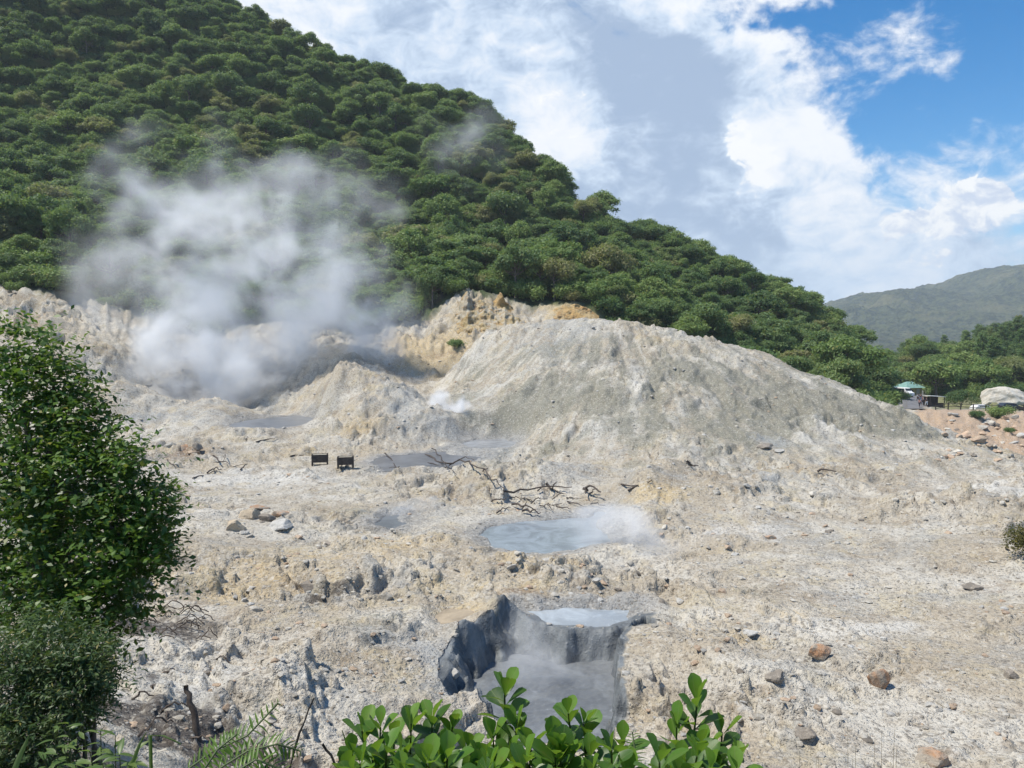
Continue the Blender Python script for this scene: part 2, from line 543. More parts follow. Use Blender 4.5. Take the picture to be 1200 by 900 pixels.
def h_full(x, y, fine=True):
    z = h_base(x, y)
    r = np.sqrt(x * x + y * y)
    px = 600 + F * x / np.maximum(y, 1.0)
    forest = sstep(-2, 6, y - foot(px))
    rough = sstep(10, 22, r)
    wx = x + 2.5 * fbm(x * .11, y * .11, 3, 5); wy = y + 2.5 * fbm(x * .11, y * .11, 3, 9)
    amp = 0.22 + 0.75 * sstep(60, 110, r)
    z = z + rough * amp * fbm(wx * .17, wy * .17, 4, 21)
    # erosion gullies running down from the dome summit
    dx, dy = x - DOME.x, y - DOME.y - 9
    dr = np.sqrt(dx * dx + dy * dy); th = np.arctan2(dy, dx)
    gm = sstep(62, 70, r) * (1 - sstep(100, 112, r)) * sstep(8, 16, dr) * (1 - sstep(44, 58, dr)) * (px > 500)
    z = z + gm * .32 * fbm(wx * .33, wy * .33, 5, 35, .55, True)
    z = z - gm * (.6 * (.35 - np.minimum(np.abs(fbm(th * 8.5 + .03 * dr, dr * .04, 3, 33)), .35)) + .2 * (.3 - np.minimum(np.abs(fbm(th * 24 + .05 * dr, dr * .07, 3, 37)), .3)))
    mm = np.exp(-((px - 440) / 90) ** 2) * sstep(66, 70, y) * (1 - sstep(88, 92, y))
    z = z + mm * (.9 * fbm(wx * .4, wy * .4, 4, 49, .6, True) - .25)
    # ragged rock on the cliffs
    cm = np.exp(-((px - 40) / 130) ** 2) * sstep(94, 104, y) * (1 - forest) + np.exp(-((px - 540) / 110) ** 2) * sstep(108, 116, y) * (1 - forest)
    z = z + cm * (2.3 * fbm(wx * .35, wy * .35, 5, 44, .62, True) - .5)
    cm2 = np.exp(-((px - 360) / 130) ** 2) * sstep(92, 98, y) * (1 - forest)
    z = z + cm2 * (1.3 * fbm(wx * .3, wy * .3, 4, 47, .6, True) - .3)
    tm = sstep(1060, 1090, px) * sstep(88, 100, y) * (1 - sstep(126, 130, y))
    z = z + tm * 0.9 * fbm(x * .5, y * .5, 4, 61, .6)
    if fine:
        smooth = 0
        for (px_, py_, rx_, ry_) in SMOOTH:
            c = atz(px_, py_, .4)
            smooth = smooth + np.exp(-((x - c.x - (y - c.y) * -.35) / rx_) ** 2 - ((y - c.y) / ry_) ** 2)
        rm = (.30 + 1.0 * sstep(-.28, .35, fbm(x * .085 + 3, y * .085, 3, 151))) * (1 - .8 * np.clip(smooth, 0, 1))
        k = rough * (1 - forest) * rm
        z = z + k * ((.26 - .08 * (px > 480) * (r > 58)) * fbm(wx * .6, wy * .6, 4, 71, .55) + 0.05 * fbm(x * 2.1, y * 2.1, 3, 81, .55, True))
        lum = sstep(-.1, .5, fbm(x * .16, y * .16, 2, 91))
        z = z + k * lum * 0.15 * np.clip(.55 - worley(x * 1.25, y * 1.25, 3), 0, 1)
        z = z + k * 0.09 * np.clip(.5 - worley(x * 3.4, y * 3.4, 8), 0, 1)
        sc1 = fbm(wx * .24 + 5, wy * .24, 4, 141, .55)
        sc2 = fbm(wx * .5 - 8, wy * .5 + 3, 4, 143, .55)
        z = z + k * (.38 * sstep(-.04, .06, sc1 - .06) + .26 * sstep(-.02, .035, sc2 - .10) - .3)
    # low spurs and banks of the flat
    for (a_, b_, hh, w) in SPURS:
        ex, ey = b_.x - a_.x, b_.y - a_.y
        tt = np.clip(((x - a_.x) * ex + (y - a_.y) * ey) / (ex * ex + ey * ey), 0, 1)
        d2 = (x - a_.x - tt * ex) ** 2 + (y - a_.y - tt * ey) ** 2
        z = z + hh * np.exp(-d2 / (w * w)) * (1 + .5 * fbm(x * .5, y * .5, 3, 181))
    # small mud spires at the pit rim
    for (c, hh, w) in ((SPIRE, .42, .42), (SPIRE2, .40, .5), (SPIRE * .5 + SPIRE2 * .5, .42, .55), (SPIRE + Vector((-.4, .1, 0)), .38, .4), (SPIRE2 + Vector((-.5, -.3, 0)), .3, .5)):
        d2 = ((x - c.x) ** 2 + (y - c.y) ** 2)
        z = z + hh * np.exp(-d2 / (w * w)) * (1 + .5 * fbm(x * 1.7, y * 1.7, 4, 4, .55))
    # pit
    near = (r > 16) & (r < 34) & (np.abs(x) < 9)
    if near.any():
        xs, ys = x[near], y[near]
        wob = .42 * fbm(xs * .9, ys * .9, 4, 51)
        sd = poly_sd(xs, ys, PIT) + wob
        side = sstep(-1.6, 2.2, xs - PITC[0])
        far = sstep(0.5, 3.0, ys - PITC[1])
        wl = (2.3 * (1 - side) + .42 * side) * (1 - far) + (1.9 * (1 - side) + .9 * side) * far
        wl = np.where(ys < PITC[1] - 1.5, np.minimum(wl, .9), wl)
        wl = wl * (1 + 1.1 * fbm(xs * .8 + 4, ys * .8, 3, 58))
        wl = np.maximum(wl, .3)
        dep = 1 - (1 - np.clip(-sd / wl, 0, 1)) ** 2.2
        zz = z[near]
        ramp_ = np.clip((ys - 20.6) / (27.0 - 20.6), 0, 1)
        fl = -1.75 + .25 * ramp_ + .42 * fbm(xs * .7, ys * .7, 4, 52, .55) + .10 * fbm(xs * 2.6, ys * 2.6, 4, 53, .55, True) * (1 - .6 * ramp_) - .34 * np.clip(.5 - worley(xs * 1.1 + .4 * fbm(xs, ys, 2, 3), ys * 1.3, 6), 0, 1)
        zz = zz * (1 - dep) + fl * dep + dep * (1 - dep) * .9 * fbm(xs * 1.2, ys * 1.2, 5, 54, .6) + .05 * dep * fbm(xs * 6, ys * 6, 3, 57)
        z = z.copy()
        z[near] = zz
    for k, (lv, P) in POOLW.items():
        Pa = np.array(P)
        c = Pa.mean(axis=0); R = np.max(np.hypot(*(Pa - c).T)) + 6
        near = np.hypot(x - c[0], y - c[1]) < R
        if not near.any(): continue
        xs, ys = x[near], y[near]
        sd = poly_sd(xs, ys, P) + .12 + .42 * fbm(xs * .7, ys * .7, 4, 66)
        zz = z[near]
        shore = 3.2 if k not in ('shelf', 'tan', 'vent') else .6
        m = 1 - sstep(0, shore, sd)
        rim = lv + .06 + np.maximum(sd, 0) * .10
        if k == 'shelf':
            m = m * (poly_sd(xs, ys, PIT) > -.25)
        zz = zz * (1 - m) + np.minimum(zz, rim) * m if k == 'shelf' else zz * (1 - m) + rim * m + m * (zz - h_base(xs, ys)) * .35
        ins = sstep(0.0, .35, -sd)
        if k == 'shelf': ins = ins * (poly_sd(xs, ys, PIT) > .05)
        zz = zz * (1 - ins) + (lv - .3) * ins
        z = z.copy()
        z[near] = zz
    return z


def ground_z(x, y):
    return float(h_full(np.array([x]), np.array([y]))[0])


def hit(px, py, dmax=420):
    """where the ray through a photo pixel meets the terrain"""
    d = pixdir(px, py)
    D = np.geomspace(6, dmax, 900)
    X = d.x / d.y * D
    Z = CAMZ + d.z / d.y * D
    g = h_full(X, D) - Z
    i = np.argmax(g > 0)
    if not (g > 0).any():
        return Vector((X[-1], D[-1], ground_z(X[-1], D[-1])))
    if i > 0:
        k = g[i - 1] / (g[i - 1] - g[i])
        D0 = D[i - 1] + k * (D[i] - D[i - 1])
    else:
        D0 = D[0]
    x0 = d.x / d.y * D0
    return Vector((x0, D0, ground_z(x0, D0)))


# ------------------------------------------------------------------ materials
def new_mat(name):
    m = bpy.data.materials.new(name)
    m.use_nodes = True
    return m, NT(m.node_tree)


def mat_simple(name, col, rough=.8, var=.25, scale=6.0, bump=.0, metal=0.0, col2=None, coord='Object'):
    m, t = new_mat(name)
    co = t.n('ShaderNodeTexCoord').outputs[coord]
    n = t.noise(co, scale, 5, .6)
    c2 = col2 if col2 else tuple(c * (1 - var) for c in col)
    c = t.mix(t.ramp(n, .3, .7), c2, col)
    b = t.n('ShaderNodeBsdfPrincipled')
    t.l(c, b.inputs['Base Color'])
    b.inputs['Roughness'].default_value = rough
    b.inputs['Metallic'].default_value = metal
    if bump:
        bp = t.n('ShaderNodeBump')
        bp.inputs['Strength'].default_value = bump
        bp.inputs['Distance'].default_value = .02
        t.l(t.noise(co, scale * 3, 6, .65), bp.inputs['Height'])
        t.l(bp.outputs[0], b.inputs['Normal'])
    o = t.n('ShaderNodeOutputMaterial')
    t.l(b.outputs[0], o.inputs[0])
    return m


def mat_leaf(name, c1, c2, trans=.35, rough=.5, scale=.6, rand=.5, spec=.3, c3=None):
    m, t = new_mat(name)
    geo = t.n('ShaderNodeNewGeometry')
    oi = t.n('ShaderNodeObjectInfo')
    n = t.noise(geo.outputs['Position'], scale, 3, .6)
    f = t.math('ADD', t.math('MULTIPLY', oi.outputs['Random'], rand), t.math('MULTIPLY', t.ramp(n, .36, .64), 1 - rand))
    f = t.math('ADD', f, t.math('MULTIPLY', t.math('SUBTRACT', geo.outputs['Random Per Island'], .5), .35), clamp=True)
    c = t.mix(f, c1, c2)
    if c3:
        c = t.mix(t.ramp(oi.outputs['Random'], .78, .84), c, c3)
    c = t.mix(t.ramp(geo.outputs['Random Per Island'], .955, .975, 0, .8), c, (.26, .22, .05))
    b = t.n('ShaderNodeBsdfPrincipled')
    t.l(c, b.inputs['Base Color'])
    b.inputs['Roughness'].default_value = rough
    b.inputs['Specular IOR Level'].default_value = spec
    tr = t.n('ShaderNodeBsdfTranslucent')
    t.l(t.mix(.55, c, (.20, .30, .03), 'MIX'), tr.inputs[0])
    ms = t.n('ShaderNodeMixShader')
    ms.inputs[0].default_value = trans
    t.l(b.outputs[0], ms.inputs[1])
    t.l(tr.outputs[0], ms.inputs[2])
    o = t.n('ShaderNodeOutputMaterial')
    t.l(ms.outputs[0], o.inputs[0])
    return m


def ground_material():
    m, t = new_mat('sulphur_ground')
    pos = t.n('ShaderNodeNewGeometry').outputs['Position']

    def at_(n):
        return t.n('ShaderNodeAttribute', attribute_name=n).outputs['Fac']
    nb = t.noise(pos, .16, 6, .62, .4)
    nm = t.noise(pos, .9, 6, .65, .3)
    nf = t.noise(pos, 5.0, 5, .7)
    nff = t.noise(pos, 17.0, 4, .7)
    v1 = t.n('ShaderNodeTexVoronoi', i_Scale=3.6)
    t.l(t.vmath('ADD', pos, t.vmath('SCALE', t.noise(pos, 3.0, 3, .6, col=True), scale=.35)), v1.inputs['Vector'])
    v2 = t.n('ShaderNodeTexVoronoi', i_Scale=10.0)
    t.l(t.vmath('ADD', pos, t.vmath('SCALE', t.noise(pos, 9.0, 3, .6, col=True), scale=.12)), v2.inputs['Vector'])
    c = t.mix(t.ramp(nb, .42, .60), (.395, .342, .262), (.52, .487, .42))
    c = t.mix(t.ramp(nm, .47, .72, 0, .65), c, (.29, .24, .18))
    c = t.mix(t.math('MULTIPLY', t.ramp(t.noise(pos, .27, 6, .7, .7), .53, .66), .75), c, (.27, .215, .15))
    c = t.mix(t.math('MULTIPLY', t.ramp(t.noise(pos, .45, 5, .65, .6), .50, .66), .55), c, (.47, .40, .26))
    c = t.mix(t.math('MULTIPLY', t.ramp(t.noise(pos, .21, 6, .7, .9), .50, .64), .7), c, (.30, .295, .275))

    def lay(c, name, col, edge=.35, k=1.0):
        a = at_(name)
        mod = t.math('ADD', a, t.math('ADD', t.math('MULTIPLY', t.math('SUBTRACT', t.noise(pos, .8, 8, .72, .6), .5), 1.9), t.math('MULTIPLY', t.math('SUBTRACT', nf, .5), .9)))
        f = t.ramp(mod, edge - .12, edge + .55, 0, k)
        return t.mix(t.math('MULTIPLY', f, t.ramp(a, .02, .2)), c, col)
    c = lay(c, 'white', (.585, .567, .52), .3, .85)
    c = lay(c, 'ochre', (.50, .385, .21), .35, .7)
    sk = at_('streak')
    c = t.mix(t.ramp(sk, .52, .8, 0, .6), c, (.24, .235, .19))
    c = t.mix(t.ramp(sk, .47, .22, 0, .55), c, (.54, .525, .47))
    c = lay(c, 'moss', (.215, .21, .165), .28, .85)
    c = lay(c, 'grey', (.30, .315, .318), .3, .75)
    c = t.mix(at_('shore'), c, t.mix(t.ramp(nm, .35, .65), (.19, .195, .195), (.34, .335, .32)))
    c = lay(c, 'rust', (.22, .145, .085), .4, .8)
    c = lay(c, 'char_tree_shade', (.055, .045, .04), .35, .9)  # dark tone for burnt ground and for the tree's painted shadow
    c = lay(c, 'talus', (.43, .30, .20), .2, .85)
    c = t.mix(t.ramp(nf, .53, .74, 0, .42), c, (.17, .145, .11))
    # loose stones of their own colours
    sep = t.n('ShaderNodeSeparateColor')
    t.l(v1.outputs['Color'], sep.inputs[0])
    st = t.math('MULTIPLY', t.ramp(sep.outputs[0], .62, .9), t.ramp(v1.outputs['Distance'], .42, .25))
    c = t.mix(t.math('MULTIPLY', st, t.ramp(at_('moss'), .05, .5, .55, .12)), c, (.56, .535, .48))
    st2 = t.math('MULTIPLY', t.ramp(sep.outputs[1], .80, .93), t.ramp(v1.outputs['Distance'], .38, .22))
    c = t.mix(t.math('MULTIPLY', st2, .6), c, (.17, .15, .125))
    sep2 = t.n('ShaderNodeSeparateColor')
    t.l(v2.outputs['Color'], sep2.inputs[0])
    c = t.mix(t.math('MULTIPLY', t.ramp(sep2.outputs[0], .72, .95), .4), c, (.56, .53, .47))
    c = t.mix(t.math('MULTIPLY', t.ramp(sep2.outputs[1], .78, .95), .6), c, (.16, .14, .115))
    c = t.mix(t.ramp(nf, .52, .75, 0, .5), c, (.27, .235, .19))
    c = t.mix(t.ramp(nff, .55, .8, 0, .35), c, (.56, .53, .47))
    # mud of the pit and the shores
    wet = at_('wet')
    wmod = t.ramp(t.math('ADD', wet, t.math('MULTIPLY', t.math('SUBTRACT', nm, .5), .6)), .3, .7)
    mudc = t.mix(t.ramp(nm, .35, .65), (.075, .083, .088), (.19, .204, .21))
    c = t.mix(wmod, c, mudc)
    c = t.mix(at_('grass'), c, t.mix(t.ramp(nm, .35, .65), (.15, .155, .06), (.22, .215, .10)))
    c = t.mix(at_('forest'), c, t.mix(t.ramp(nm, .35, .65), (.038, .06, .024), (.08, .105, .04)))
    c = t.mix(at_('road'), c, (.17, .17, .175))
    b = t.n('ShaderNodeBsdfPrincipled')
    t.l(c, b.inputs['Base Color'])
    t.l(t.ramp(wmod, 0, 1, .95, .5), b.inputs['Roughness'])
    b.inputs['Specular IOR Level'].default_value = .25
    h = t.math('ADD', t.math('MULTIPLY', nf, .075), t.math('MULTIPLY', nff, .022))
    h = t.math('ADD', h, t.math('MULTIPLY', t.ramp(v1.outputs['Distance'], .45, .05), .04))
    v3 = t.n('ShaderNodeTexVoronoi', i_Scale=24.0)
    t.l(pos, v3.inputs['Vector'])
    h = t.math('ADD', h, t.math('MULTIPLY', t.ramp(v2.outputs['Distance'], .5, .05), .033))
    h = t.math('ADD', h, t.math('MULTIPLY', t.ramp(v3.outputs['Distance'], .5, .05), .016))
    h = t.math('ADD', h, t.math('MULTIPLY', nm, .12))
    h = t.math('MULTIPLY', h, t.ramp(wmod, 0, 1, 1.0, .35))
    bp = t.n('ShaderNodeBump')
    bp.inputs['Strength'].default_value = 1.0
    bp.inputs['Distance'].default_value = 1.0
    t.l(h, bp.inputs['Height'])
    t.l(bp.outputs[0], b.inputs['Normal'])
    o = t.n('ShaderNodeOutputMaterial')
    t.l(b.outputs[0], o.inputs[0])
    return m


# ------------------------------------------------------------------ ground sheet
NAZ = 840
az = np.linspace(math.radians(-47), math.radians(47), NAZ)
rr = np.concatenate([np.geomspace(2.0, 14, 50)[:-1], np.geomspace(14, 134, 560)[:-1], np.geomspace(134, 460, 90)])
AZ, RR = np.meshgrid(az, rr)
GX, GY = RR * np.sin(AZ), RR * np.cos(AZ)
GZ = h_full(GX.ravel(), GY.ravel()).reshape(GX.shape)
nr = len(rr)
idx = np.arange(nr * NAZ).reshape(nr, NAZ)
quads = np.stack([idx[:-1, :-1], idx[:-1, 1:], idx[1:, 1:], idx[1:, :-1]], -1).reshape(-1, 4)
gme = np_mesh('ground', np.stack([GX, GY, GZ], -1).reshape(-1, 3), quads, True)
gx, gy, gzz = GX.ravel(), GY.ravel(), GZ.ravel()


def attr(name, vals):
    a = gme.attributes.new(name, 'FLOAT', 'POINT')
    a.data.foreach_set('value', np.clip(vals, 0, 1).astype(np.float32))


def patches(lst):
    s = np.zeros(gx.shape)
    for (px, py, rx, ry, w) in lst:
        c = hit(px, py)
        D = c.y
        wx = rx * D / F
        a, b_ = hit(px, min(py + ry, 898)), hit(px, py - ry)
        wy = max(min(abs(b_.y - a.y) / 2, wx * 2.2), wx * .25, .3)
        s = s + w * np.exp(-(((gx - c.x) / wx) ** 2 + ((gy - c.y) / wy) ** 2))
    return s


gpx = 600 + F * gx / np.maximum(gy, 1)
forest_m = sstep(-1.5, 2.5, gy - foot(gpx) + 3 * fbm(gx * .2, gy * .2, 3, 13))
ddx, ddy = gx - DOME.x, gy - DOME.y - 9
ddr, dth = np.hypot(ddx, ddy), np.arctan2(ddy, ddx)
attr('forest', forest_m)
attr('ochre', patches([(560, 368, 34, 25, 1), (500, 402, 55, 22, .9), (672, 366, 34, 11, 1.6), (330, 390, 60, 20, .5), (520, 430, 60, 15, .6), (425, 500, 34, 14, .7), (250, 690, 120, 25, .5), (330, 650, 150, 25, .55),
                       (470, 640, 80, 15, .6), (765, 575, 50, 14, 1.0), (950, 720, 90, 18, .45), (1010, 770, 140, 20, .4), (630, 658, 110, 8, .6), (600, 690, 120, 12, .6), (60, 370, 60, 25, .5), (772, 396, 9, 4, 1),
                       (840, 740, 60, 20, .5), (950, 560, 60, 15, .4), (1090, 490, 20, 8, .5), (545, 715, 40, 10, .8), (350, 530, 40, 8, .5)]))
attr('grey', patches([(280, 476, 110, 10, .5), (470, 458, 45, 12, .6), (525, 500, 22, 14, 1), (150, 440, 50, 20, .7), (300, 470, 60, 10, .3), (560, 528, 60, 12, .7), (640, 620, 110, 16, .5),
                      (770, 625, 60, 10, .4), (460, 612, 40, 12, .8), (900, 560, 30, 8, .7), (905, 520, 25, 6, .9), (660, 545, 60, 8, .5), (180, 490, 60, 10, .5), (880, 600, 80, 10, .4), (520, 800, 40, 20, .7), (490, 760, 60, 14, .45),
                      (950, 690, 50, 10, .4), (650, 380, 60, 8, .5)]))
attr('streak', np.where((gpx > 530) & (gy > 54) & (gy < 106), .5 + .9 * fbm(dth * 34 + .1 * ddr, ddr * .22, 4, 171, .6), .5))
attr('white', patches([(750, 450, 14, 50, .8), (800, 480, 12, 40, .7), (590, 450, 50, 6, .6), (690, 505, 40, 10, .6), (960, 490, 40, 10, .6),(300, 562, 150, 18, .7), (1160, 570, 50, 16, .8), (870, 625, 90, 12, .6), (1000, 735, 130, 14, .7), (1100, 800, 60, 12, .3), (150, 520, 60, 14, .5), (160, 800, 60, 40, .5), (740, 480, 30, 40, .6), (880, 450, 40, 30, .5),
                       (250, 800, 60, 30, .5), (380, 830, 50, 20, .5), (470, 740, 40, 12, .4), (830, 720, 40, 10, .6), (980, 500, 40, 15, .6), (560, 410, 40, 20, .5), (100, 380, 50, 25, .5)]))
streak = np.where((gpx > 530) & (gy > 56) & (gy < 104), .4 + 1.1 * sstep(-.35, .45, fbm(dth * 13 + .03 * ddr, ddr * .12, 4, 161)), 1.0)
attr('moss', 1.25 * (1 - sstep(9, 11, np.abs(gx - 75))) * sstep(126, 131, gy) * (1 - sstep(160, 170, gy)) * 0 + (gpx > 1092) * sstep(127, 131, gy) * (1 - sstep(170, 176, gy)) + streak * patches([(640, 410, 60, 10, .8), (700, 450, 120, 40, .35), (900, 470, 120, 40, .4), (750, 400, 80, 10, .4), (600, 470, 60, 30, .4), (850, 470, 30, 30, .6), (700, 480, 40, 14, .5), (930, 500, 60, 12, .7),(655, 445, 55, 14, .8), (610, 490, 70, 22, .9), (760, 500, 50, 22, .7), (820, 430, 50, 22, .65), (910, 470, 90, 20, .6), (1000, 478, 80, 14, .9), (1050, 497, 60, 8, .9), (690, 420, 60, 8, .6), (860, 515, 70, 20, .8),
                      (570, 430, 40, 14, .5), (780, 460, 25, 20, .6), (640, 525, 50, 8, .6), (540, 465, 30, 15, .5), (420, 600, 60, 10, .5), (430, 730, 60, 15, .4), (880, 690, 40, 8, .5), (960, 440, 60, 12, .6)]))
attr('rust', patches([(600, 692, 45, 6, .8), (520, 417, 50, 9, .6), (220, 530, 28, 8, 1), (380, 425, 40, 8, .4), (690, 625, 14, 5, .5), (1095, 880, 26, 14, .8), (1160, 690, 70, 12, .6), (1120, 720, 60, 10, .4), (30, 375, 25, 25, .7), (1100, 590, 40, 6, .5), (350, 690, 60, 10, .5)]))
attr('char_tree_shade', patches([(190, 655, 45, 9, 1.1), (205, 738, 55, 12, 1.0), (150, 735, 40, 12, .9), (180, 790, 25, 25, .7), (215, 850, 55, 30, 1.3), (240, 880, 110, 20, 1.1), (130, 830, 40, 40, .7), (320, 890, 60, 14, .7), (365, 700, 30, 6, .7), (390, 688, 30, 4, .6), (310, 690, 60, 7, .4), (560, 870, 200, 10, .0)])  # burnt bank, plus the leafy tree's cast shadow painted into the ground colour
     + (1 - sstep(9, 13, np.hypot(gx, gy))) * .9)
attr('talus', sstep(1070, 1085, gpx) * sstep(88, 98, gy) * (1 - sstep(128, 134, gy)))
sdp = poly_sd(gx, gy, PIT)
wet = (1 - sstep(-.12, .38, sdp + .3 * fbm(gx * 1.2, gy * 1.2, 3, 51)))
shore_ = np.zeros(gx.shape)
for k, (lv, P) in POOLW.items():
    if k in ('tan',): continue
    sd = poly_sd(gx, gy, P)
    shore_ = np.maximum(shore_, 1 - sstep(0, 1.6, sd + .7 * fbm(gx * .6, gy * .6, 3, 5)))
    if k != 'shelf': continue
    wet = np.maximum(wet, (.95 if k not in ('left',) else .8) * (1 - sstep(.35, 1.0, sd + .4 * fbm(gx * .8, gy * .8, 2, 5))) * (1 - sstep(27.2, 27.9, gy + .5 * fbm(gx, gy, 2, 8))))
for c in (SPIRE, SPIRE2):
    wet = np.maximum(wet, .9 * np.exp(-((gx - c.x - .25) ** 2 + (gy - c.y) ** 2) / .55))
attr('wet', wet)
attr('shore', .85 * shore_)
GRASS = [(655, 236, 48, 11), (700, 268, 34, 9), (640, 290, 46, 7), (760, 322, 30, 6), (575, 208, 24, 8)]
attr('grass', patches([(a, b_ + 12, c, d, 1.0) for a, b_, c, d in GRASS]) * (gy > 130) + .85 * (gpx > 1094) * sstep(133, 136, gy) * (1 - sstep(174, 178, gy)))
attr('road', sstep(1056, 1060, gpx) * (1 - sstep(1082, 1088, gpx)) * sstep(128, 131, gy) * (1 - sstep(200, 206, gy)))
ground = link('ground', gme, ground_material())
ground['kind'] = 'structure'
# valley land out to the horizon
vm = MB()
vm.add([(-9000, -60, -16), (9000, -60, -16), (9000, 9000, -16), (-9000, 9000, -16)], [(0, 1, 2, 3)])
M_LAND = mat_simple('valley_land', (.06, .08, .03), .95, .4, .02, coord='Object')
tag(vm.build('terrain', M_LAND), kind='structure')

# ------------------------------------------------------------------ water and mud pools
def water_mat(name, col, rough=.08, bump=.02, scale=2.0):
    m, t = new_mat(name)
    pos = t.n('ShaderNodeNewGeometry').outputs['Position']
    b = t.n('ShaderNodeBsdfPrincipled')
    c = t.mix(t.ramp(t.noise(pos, .55, 6, .65, 1.2), .38, .64), tuple(v * .66 for v in col), col)
    c = t.mix(t.ramp(t.noise(pos, 2.6, 6, .7, 1.6), .58, .70, 0, .6), c, tuple(min(1, v * 1.45) for v in col))
    t.l(c, b.inputs['Base Color'])
    b.inputs['Roughness'].default_value = rough
    b.inputs['IOR'].default_value = 1.33
    b.inputs['Specular IOR Level'].default_value = .6
    bp = t.n('ShaderNodeBump')
    bp.inputs['Strength'].default_value = .4
    bp.inputs['Distance'].default_value = bump
    t.l(t.noise(pos, scale, 3, .5, .5), bp.inputs['Height'])
    t.l(bp.outputs[0], b.inputs['Normal'])
    o = t.n('ShaderNodeOutputMaterial')
    t.l(b.outputs[0], o.inputs[0])
    return m


WM = {'mid': water_mat('milky_water', (.29, .335, .375)), 'upper': water_mat('grey_water', (.15, .16, .18), .28), 'ripple': water_mat('mud_water', (.30, .315, .33), .25, .05, 3),
      'left': water_mat('grey_water_far', (.18, .195, .22), .28), 'vent': water_mat('vent_water', (.16, .175, .19), .28), 'tan': water_mat('tan_water', (.42, .34, .24), .2), 'shelf': water_mat('pale_water', (.36, .40, .43), .10)}
for k, (lv, P) in POOLW.items():
    c = np.mean(np.array(P), axis=0)
    m = MB()
    ring = [(c[0] + (p[0] - c[0]) * 1.05, c[1] + (p[1] - c[1]) * 1.05, lv) for p in P]
    if k == 'shelf':
        ring = [(p[0], p[1], lv) for p in P]
    m.add([(c[0], c[1], lv)] + ring, [(0, i + 1, (i + 1) % len(ring) + 1) for i in range(len(ring))])
    tag(m.build('water' if k != 'tan' else 'muddy_water', WM[k]), kind='structure')
# boiling mud in the bottom of the pit
pa = np.array(PIT)
mgx, mgy = np.meshgrid(np.linspace(pa[:, 0].min(), pa[:, 0].max(), 150), np.linspace(pa[:, 1].min(), pa[:, 1].max(), 170))
mz = -.86 + .07 * fbm(mgx * 1.3, mgy * 1.3, 4, 191, .55) + .05 * np.clip(.45 - worley(mgx * 1.5, mgy * 1.5, 12), 0, 1) - .04 * np.abs(fbm(mgx * 2.5, mgy * 2.5, 3, 193))
mi = np.arange(mgx.size).reshape(mgx.shape)
mq_ = np.stack([mi[:-1, :-1], mi[:-1, 1:], mi[1:, 1:], mi[1:, :-1]], -1).reshape(-1, 4)
inside = poly_sd(mgx, mgy, PIT).ravel() < .05
mq_ = mq_[inside[mq_].all(axis=1)]
M_MUD = water_mat('boiling_mud', (.18, .192, .202), .34, .05, 4.0)
tag(link('mud', np_mesh('mud', np.stack([mgx, mgy, mz], -1).reshape(-1, 3), mq_, True), M_MUD), kind='structure')

# ------------------------------------------------------------------ far mountain beyond the valley
MRIDGE_PX = [-900, -300, 300, 700, 900, 975, 1000, 1030, 1062, 1078, 1100, 1118, 1140, 1165, 1200, 1260, 1400, 1800]
MRIDGE_PY = [330, 350, 372, 378, 372, 357, 347, 343, 341, 346, 344, 333, 320, 314, 311, 300, 310, 340]
D0 = 2600.0
mx = np.linspace(-3000, 3000, 620)
my = np.linspace(1500, 3400, 200)
MX, MY = np.meshgrid(mx, my)
mpx = 600 + F * MX / D0
hp = np.interp(mpx, MRIDGE_PX, MRIDGE_PY) + 5 * fbm(mpx * .03, mpx * 0, 4, 77, .6)
top = CAMZ + (400 - hp) / F * D0
prof = np.where(MY < D0, sstep(1550, D0, MY) ** .75, 1 - .6 * sstep(D0, 3500, MY))
gul = fbm(MX * .004 + .3 * fbm(MX * .002, MY * .002, 2, 3), MY * .0016, 5, 17, .55, True)
MZ = -14 + (top + 14) * prof
MZ = MZ + (gul - .3) * 100 * (prof * (1 - sstep(.8, 1.0, prof))) + fbm(MX * .025, MY * .025, 4, 19) * 11
i0 = np.arange(MX.size).reshape(MX.shape)
mq = np.stack([i0[:-1, :-1], i0[:-1, 1:], i0[1:, 1:], i0[1:, :-1]], -1).reshape(-1, 4)
mme = np_mesh('mountain', np.stack([MX, MY, MZ], -1).reshape(-1, 3), mq, True)


